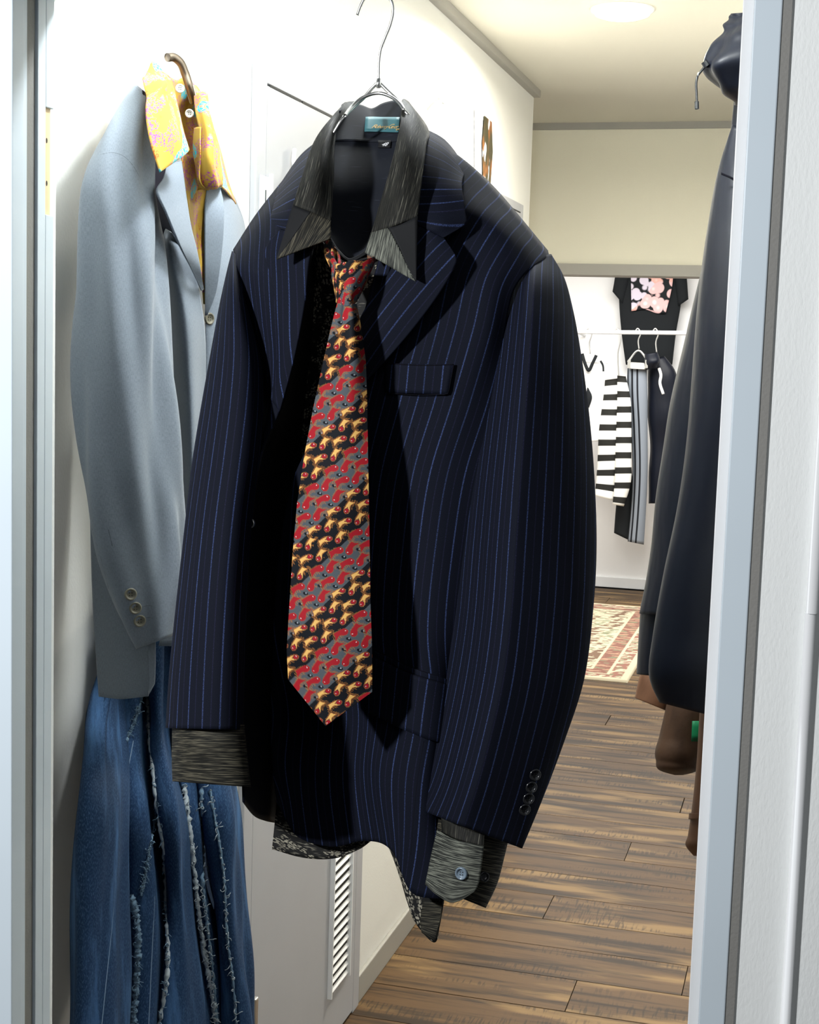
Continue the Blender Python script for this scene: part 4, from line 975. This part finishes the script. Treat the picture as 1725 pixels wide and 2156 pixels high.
# ================================================================== DARK HOODED RAIN JACKET (right)
rj = thing('rain_jacket', D(1560, 1520, 2.1), 'dark navy hooded nylon rain jacket on the right wall behind the door frame', 'jacket')
RD = lambda px, py, off=0: D(px, py, 2.12 - off)
Lp = [(205, 1540), (300, 1530), (365, 1519), (450, 1500), (540, 1480), (640, 1457), (720, 1440), (850, 1411), (950, 1396), (1050, 1381), (1150, 1371), (1220, 1360), (1292, 1345)]
tube('body', [(x, y, 1775, y + 20, .0 if y > 300 else -.03, .03 + .08 * min(1, (y - 200) / 500)) for y, x in Lp], M_NYLON, rj, RD, ns=72, nv=140, ex=1.8, wr=(.006, 22, 4, 52))
tube('sleeve', [(1543, 262, 1640, 300, .06, .02), (1522, 350, 1645, 360, .07, .05), (1500, 480, 1650, 480, .08, .06), (1476, 640, 1650, 640, .085, .065), (1456, 800, 1640, 800, .09, .065), (1438, 950, 1630, 950, .09, .065), (1420, 1080, 1620, 1080, .09, .062),
                (1400, 1200, 1610, 1200, .09, .06), (1385, 1330, 1600, 1330, .09, .055), (1380, 1420, 1590, 1430, .09, .05), (1400, 1482, 1570, 1525, .09, .03)], M_NYLON, rj, RD, ns=72, nv=140, ex=1.8, peak=.1, wr=(.007, 26, 7, 63), cap=True)
tube('hem', [(1352, 1270, 1600, 1290, -.02, .08), (1347, 1350, 1600, 1360, -.02, .08), (1345, 1420, 1600, 1445, -.02, .075)], M_NYLON, rj, RD, ns=60, nv=30, ex=1.8, wr=(.004, 20, 6, 8))
patch('shoulder_seam', [[(1519, 363, .125), (1540, 372, .13), (1570, 395, .12)], [(1519, 368, .125), (1540, 377, .13), (1570, 400, .12)]], M_NAVY_SEAM, rj, RD, nu=20, nv=3)
tube('hood', [(1545, 28, 1650, 20, .0, .02), (1524, 60, 1660, 50, .02, .07), (1508, 95, 1665, 90, .03, .09), (1488, 128, 1665, 130, .03, .09), (1492, 150, 1665, 160, .03, .085), (1510, 178, 1660, 190, .03, .075), (1532, 203, 1660, 215, .02, .06), (1550, 222, 1650, 240, .0, .04)],
     M_NYLON, rj, RD, ns=60, nv=70, ex=2, wr=(.009, 85, 60, 14), cap=True)
dc = wire('drawcord', [RD(*p) for p in [(1490, 132, .05), (1480, 146, .06), (1470, 159, .06), (1467, 170, .06), (1467, 195, .06), (1468, 216, .06)]], .0018, M_BTN_BLK, rj, n=40)
wire('cord_end', [RD(1467.5, 214, .06), RD(1468, 230, .06)], .0032, M_BTN_BLK, dc)
wire('cord_lock', [RD(1483, 130, .06), RD(1490, 140, .06)], .005, M_BTN_BLK, dc)

bj = thing('brown_jacket', D(1420, 1632, 2.45), 'brown suede jacket with drooping sleeves below the dark rain jacket', 'jacket')
BD = lambda px, py, off=0: D(px, py, 2.45 - off)
tube('sleeve', [(1372, 1360, 1450, 1380, .0, .04), (1360, 1400, 1440, 1440, .0, .045), (1349, 1425, 1430, 1470, .0, .045), (1338, 1470, 1412, 1500, .0, .035)], M_TAN, bj, BD, ns=48, nv=40, wr=(.005, 60, 40, 3), cap=True)
tube('sleeve', [(1418, 1440, 1520, 1440, .04, .05), (1402, 1495, 1510, 1500, .05, .055), (1392, 1550, 1490, 1560, .05, .055), (1387, 1600, 1472, 1610, .05, .05), (1398, 1624, 1458, 1626, .05, .035), (1420, 1632, 1440, 1632, .05, .01)], M_BROWN, bj, BD, ns=56, nv=70, wr=(.006, 40, 30, 9), cap=True)
tube('body', [(1410, 1000, 1800, 1000, -.05, .05), (1420, 1300, 1800, 1300, -.05, .06), (1440, 1490, 1800, 1490, -.05, .06), (1468, 1600, 1560, 1600, -.05, .04)], M_BROWN, bj, BD, ns=40, nv=50, cap=True)
pg = BD(1457, 1520, .11)
tg = patch('price_tag', [[(1458, 1518, .115), (1476, 1518, .115)], [(1456, 1561, .115), (1472, 1561, .115)]], M_GREEN, bj, BD, nu=4, nv=4); tg['label'] = 'green paper tag'
tt = thing('tan_coat', D(1465, 1800, 2.3), 'long tan leather coat edge just left of the door frame', 'coat')
TD = lambda px, py, off=0: D(px, py, 2.25 - off)
tube('panel', [(1478, 1480, 1600, 1480, .0, .04), (1471, 1560, 1600, 1560, .0, .045), (1462, 1650, 1600, 1650, .0, .045), (1456, 1720, 1600, 1720, .0, .045), (1451, 1760, 1600, 1760, .0, .045), (1447, 1782, 1590, 1790, .0, .04), (1462, 1802, 1580, 1806, .0, .02)], M_TAN, tt, TD, ns=44, nv=60, wr=(.003, 30, 20, 5), cap=True)
tube('cuff_strap', [(1452, 1712, 1600, 1712, .01, .048), (1451, 1725, 1600, 1725, .01, .048)], M_TAN, tt, TD, ns=44, nv=6)

# ================================================================== FAR ROOM
FR = lambda px, py, off=0: onY(px, py, 9.0 - off)
FW = lambda px, py, off=0: onY(px, py, 9.47 - off)
rail = thing('clothes_rail', FR(1300, 700), 'white clothes rail on the far wall', 'rail')
a, b = FR(1150, 697), FR(1480, 702)
wire('bar', [(a[0] - .6, 9.0, a[2] + .01), (a[0], 9.0, a[2]), (b[0], 9.0, b[2]), (b[0] + .3, 9.0, b[2])], .013, M_WHITE, rail, n=20, ns=12)
for px in (1205, 1470):
    p = FR(px, 699); wire('bracket', [p, p + [0, .25, .0], p + [0, .5, -.01]], .01, M_WHITE, rail)
tee = thing('floral_tee', FW(1370, 765), 'black long T-shirt with a pink and white flower print on the far wall', 'T-shirt')
tube('body', [(1312, 500, 1432, 500, .05, .03), (1306, 560, 1436, 560, .05, .035), (1304, 635, 1434, 640, .05, .035), (1309, 700, 1424, 700, .05, .035), (1318, 768, 1416, 768, .05, .03)], M_BLACKCLOTH, tee, FW, ns=40, nv=40, cap=True)
tube('sleeve', [(1300, 540, 1330, 520, .06, .03), (1296, 578, 1326, 590, .06, .03), (1290, 614, 1312, 640, .06, .02)], M_BLACKCLOTH, tee, FW, ns=24, nv=16, cap=True)
tube('sleeve', [(1415, 520, 1440, 540, .06, .03), (1418, 580, 1446, 580, .06, .03), (1428, 645, 1450, 630, .06, .02)], M_BLACKCLOTH, tee, FW, ns=24, nv=16, cap=True)
patch('print', [[(1328, 540, .095), (1418, 540, .095)], [(1329, 600, .095), (1416, 600, .095)], [(1330, 655, .095), (1360, 652, .095), (1385, 660, .095), (1402, 660, .095)]], M_FLORAL, tee, FW, nu=20, nv=24)

def hook(parent, px, py0, py1):
    p, q = FR(px, py0), FR(px + 3, py1); return wire('hook', [p + [-.02, 0, -.012], p + [0, 0, .016], p + [.018, 0, -.01], (p + q) / 2, q], .004, M_STEEL, parent, n=30, ns=6)
def rail_thing(name, lab, cat, px, py): return thing(name, FR(px, py), lab, cat)
ws = rail_thing('white_blouse', 'white blouse with black collar edging on the far rail', 'blouse', 1260, 930)
tube('body', [(1205, 760, 1280, 765, .0, .03), (1196, 800, 1282, 790, .0, .05), (1198, 860, 1285, 860, .0, .05), (1200, 900, 1288, 905, .0, .05), (1200, 932, 1284, 928, .0, .05)], M_KNIT_W, ws, FR, ns=36, nv=40, wr=(.004, 12, 6, 3), cap=True)
wire('collar_edging', [FR(*p) for p in [(1226, 745, .06), (1232, 765, .065), (1240, 780, .065), (1248, 765, .065), (1256, 748, .06)]], .010, M_BLACKCLOTH, ws, n=30)
wire('collar_edging', [FR(*p) for p in [(1265, 760, .055), (1270, 770, .06), (1271, 782, .06)]], .006, M_BLACKCLOTH, ws, n=12)
tube('black_patch', [(1237, 815, 1240, 818, .05, .01), (1234, 835, 1247, 835, .055, .012), (1236, 856, 1241, 858, .05, .01)], M_BLACKCLOTH, ws, FR, ns=16, nv=12, cap=True)
hook(ws, 1240, 697, 745)
sk = rail_thing('striped_sweater', 'black and white striped knit sweater on the far rail', 'sweater', 1300, 1065)
tube('body', [(1272, 800, 1310, 795, .05, .03), (1268, 850, 1312, 850, .05, .045), (1262, 930, 1308, 930, .05, .05), (1256, 1000, 1304, 1000, .05, .05), (1252, 1044, 1298, 1056, .05, .045)], M_STRIPE, sk, FR, ns=36, nv=50, wr=(.006, 12, 6, 6), cap=True)
tube('sleeve', [(1300, 790, 1318, 792, .1, .02), (1300, 840, 1328, 840, .1, .035), (1298, 900, 1330, 900, .1, .04), (1296, 960, 1330, 960, .1, .04), (1294, 1020, 1328, 1020, .1, .035), (1290, 1062, 1314, 1066, .1, .03)], M_STRIPE, sk, FR, ns=36, nv=50, cap=True)
hook(sk, 1300, 697, 792)
tr = rail_thing('striped_trousers', 'grey trousers with dark side stripes clipped to a far hanger', 'trousers', 1335, 1145)
tube('legs', [(1322, 765, 1362, 770, .02, .04), (1320, 820, 1364, 825, .02, .05), (1328, 900, 1364, 900, .02, .05), (1332, 1000, 1364, 1000, .02, .05), (1328, 1080, 1360, 1085, .02, .05), (1322, 1140, 1356, 1147, .02, .05)], M_TRACK, tr, FR, ns=40, nv=50, cap=True)
tube('rear_leg', [(1310, 980, 1330, 980, -.04, .03), (1298, 1060, 1336, 1060, -.04, .04), (1293, 1122, 1334, 1142, -.04, .04)], M_BLACKCLOTH, tr, FR, ns=30, nv=24, cap=True)
tube('waistband', [(1323, 762, 1358, 764, .06, .03), (1324, 776, 1360, 778, .06, .03)], M_KNIT_W, tr, FR, ns=30, nv=8, cap=True)
hook(tr, 1343, 697, 735)
wire('clip_bar', [FR(1322, 762, .03), FR(1345, 738, .03), FR(1366, 762, .03)], .006, M_STEEL, tr)
for x in (1325, 1362): box('clip', FR(x - 3, 775, .07), FR(x + 3, 758, .09), M_STEEL, tr)
bk = rail_thing('black_jacket', 'black satin jacket on the far rail beside the striped trousers', 'jacket', 1385, 1000)
tube('body', [(1370, 755, 1400, 750, -.05, .03), (1367, 790, 1420, 780, -.05, .05), (1368, 850, 1430, 850, -.05, .06), (1369, 950, 1430, 950, -.05, .06), (1367, 1060, 1425, 1060, -.05, .05)], M_NYLON, bk, FR, ns=36, nv=50, wr=(.01, 14, 6, 7), cap=True)
wire('white_piping', [FR(*p) for p in [(1388, 775, .07), (1392, 790, .075), (1390, 805, .075), (1397, 830, .075)]], .009, M_KNIT_W, bk, n=20)
tube('hood', [(1358, 745, 1385, 742, .05, .03), (1358, 765, 1390, 760, .06, .05), (1362, 778, 1384, 776, .05, .03)], M_NYLON, bk, FR, ns=24, nv=16, cap=True)
hook(bk, 1380, 697, 742)

# rug
rb, rf = onZ(1322, 1433, .012), onZ(1300, 1273, .012)
ry0, ry1, rx1, rx0 = rb[1], rf[1], rb[0] + .0, -2.35
def rug():
    nx, ny = 330, 300; xs = np.linspace(rx0, rx1, nx); yy = np.linspace(ry0, ry1, ny); X, Y = np.meshgrid(xs, yy)
    d = np.minimum(np.minimum(rx1 - X, X - rx0), np.minimum(Y - ry0, ry1 - Y)); r = np.random.RandomState(3)
    def vn(fx, fy, seed):
        q = np.random.RandomState(seed); s = 0
        for _ in range(7): s = s + np.sin(q.normal(0, fx) * X + q.normal(0, fy) * Y + q.rand() * 6.3)
        return s / 2.6
    cr, rd, og, gn, dk = [np.array(c) for c in ((.50, .44, .31), (.21, .105, .080), (.36, .22, .15), (.20, .21, .13), (.17, .11, .075))]
    C = np.zeros((ny, nx, 3)); C[:] = og
    t = vn(60, 60, 1); C[t > .9] = dk; C[t < -.9] = cr; C[(t > .4) & (t < .6)] = gn
    def put_(a, b, c, c2=None, f=70, seed=2):
        m_ = (d >= a) & (d < b); C[m_] = c
        if c2 is not None:
            t2 = vn(f, f, seed); C[m_ & (t2 > .35)] = c2; C[m_ & (t2 < -.9)] = gn
    put_(0, .035, cr); put_(.035, .10, rd * 1.2, cr, 90, 5); put_(.10, .115, cr); put_(.115, .19, rd, og, 60, 6); put_(.19, .205, cr)
    put_(.205, .42, cr, dk, 55, 7); put_(.42, .435, cr); put_(.435, .52, rd, og, 60, 9); put_(.52, .54, og * 1.3)
    Z = np.full_like(X, .012) + .0012 * vn(90, 90, 4) * .5
    V = np.stack([X, Y, Z], -1); V[0, :, 2] = V[-1, :, 2] = 0.001; V[:, 0, 2] = V[:, -1, 2] = .001
    o = mesh('patterned_rug', V.reshape(-1, 3), gfaces(ny, nx), M_RUG, None, V[..., :2].reshape(-1, 2), colr=C.reshape(-1, 3))
    tag(o, 'red and cream oriental patterned rug on the far floor', 'rug')
rug()
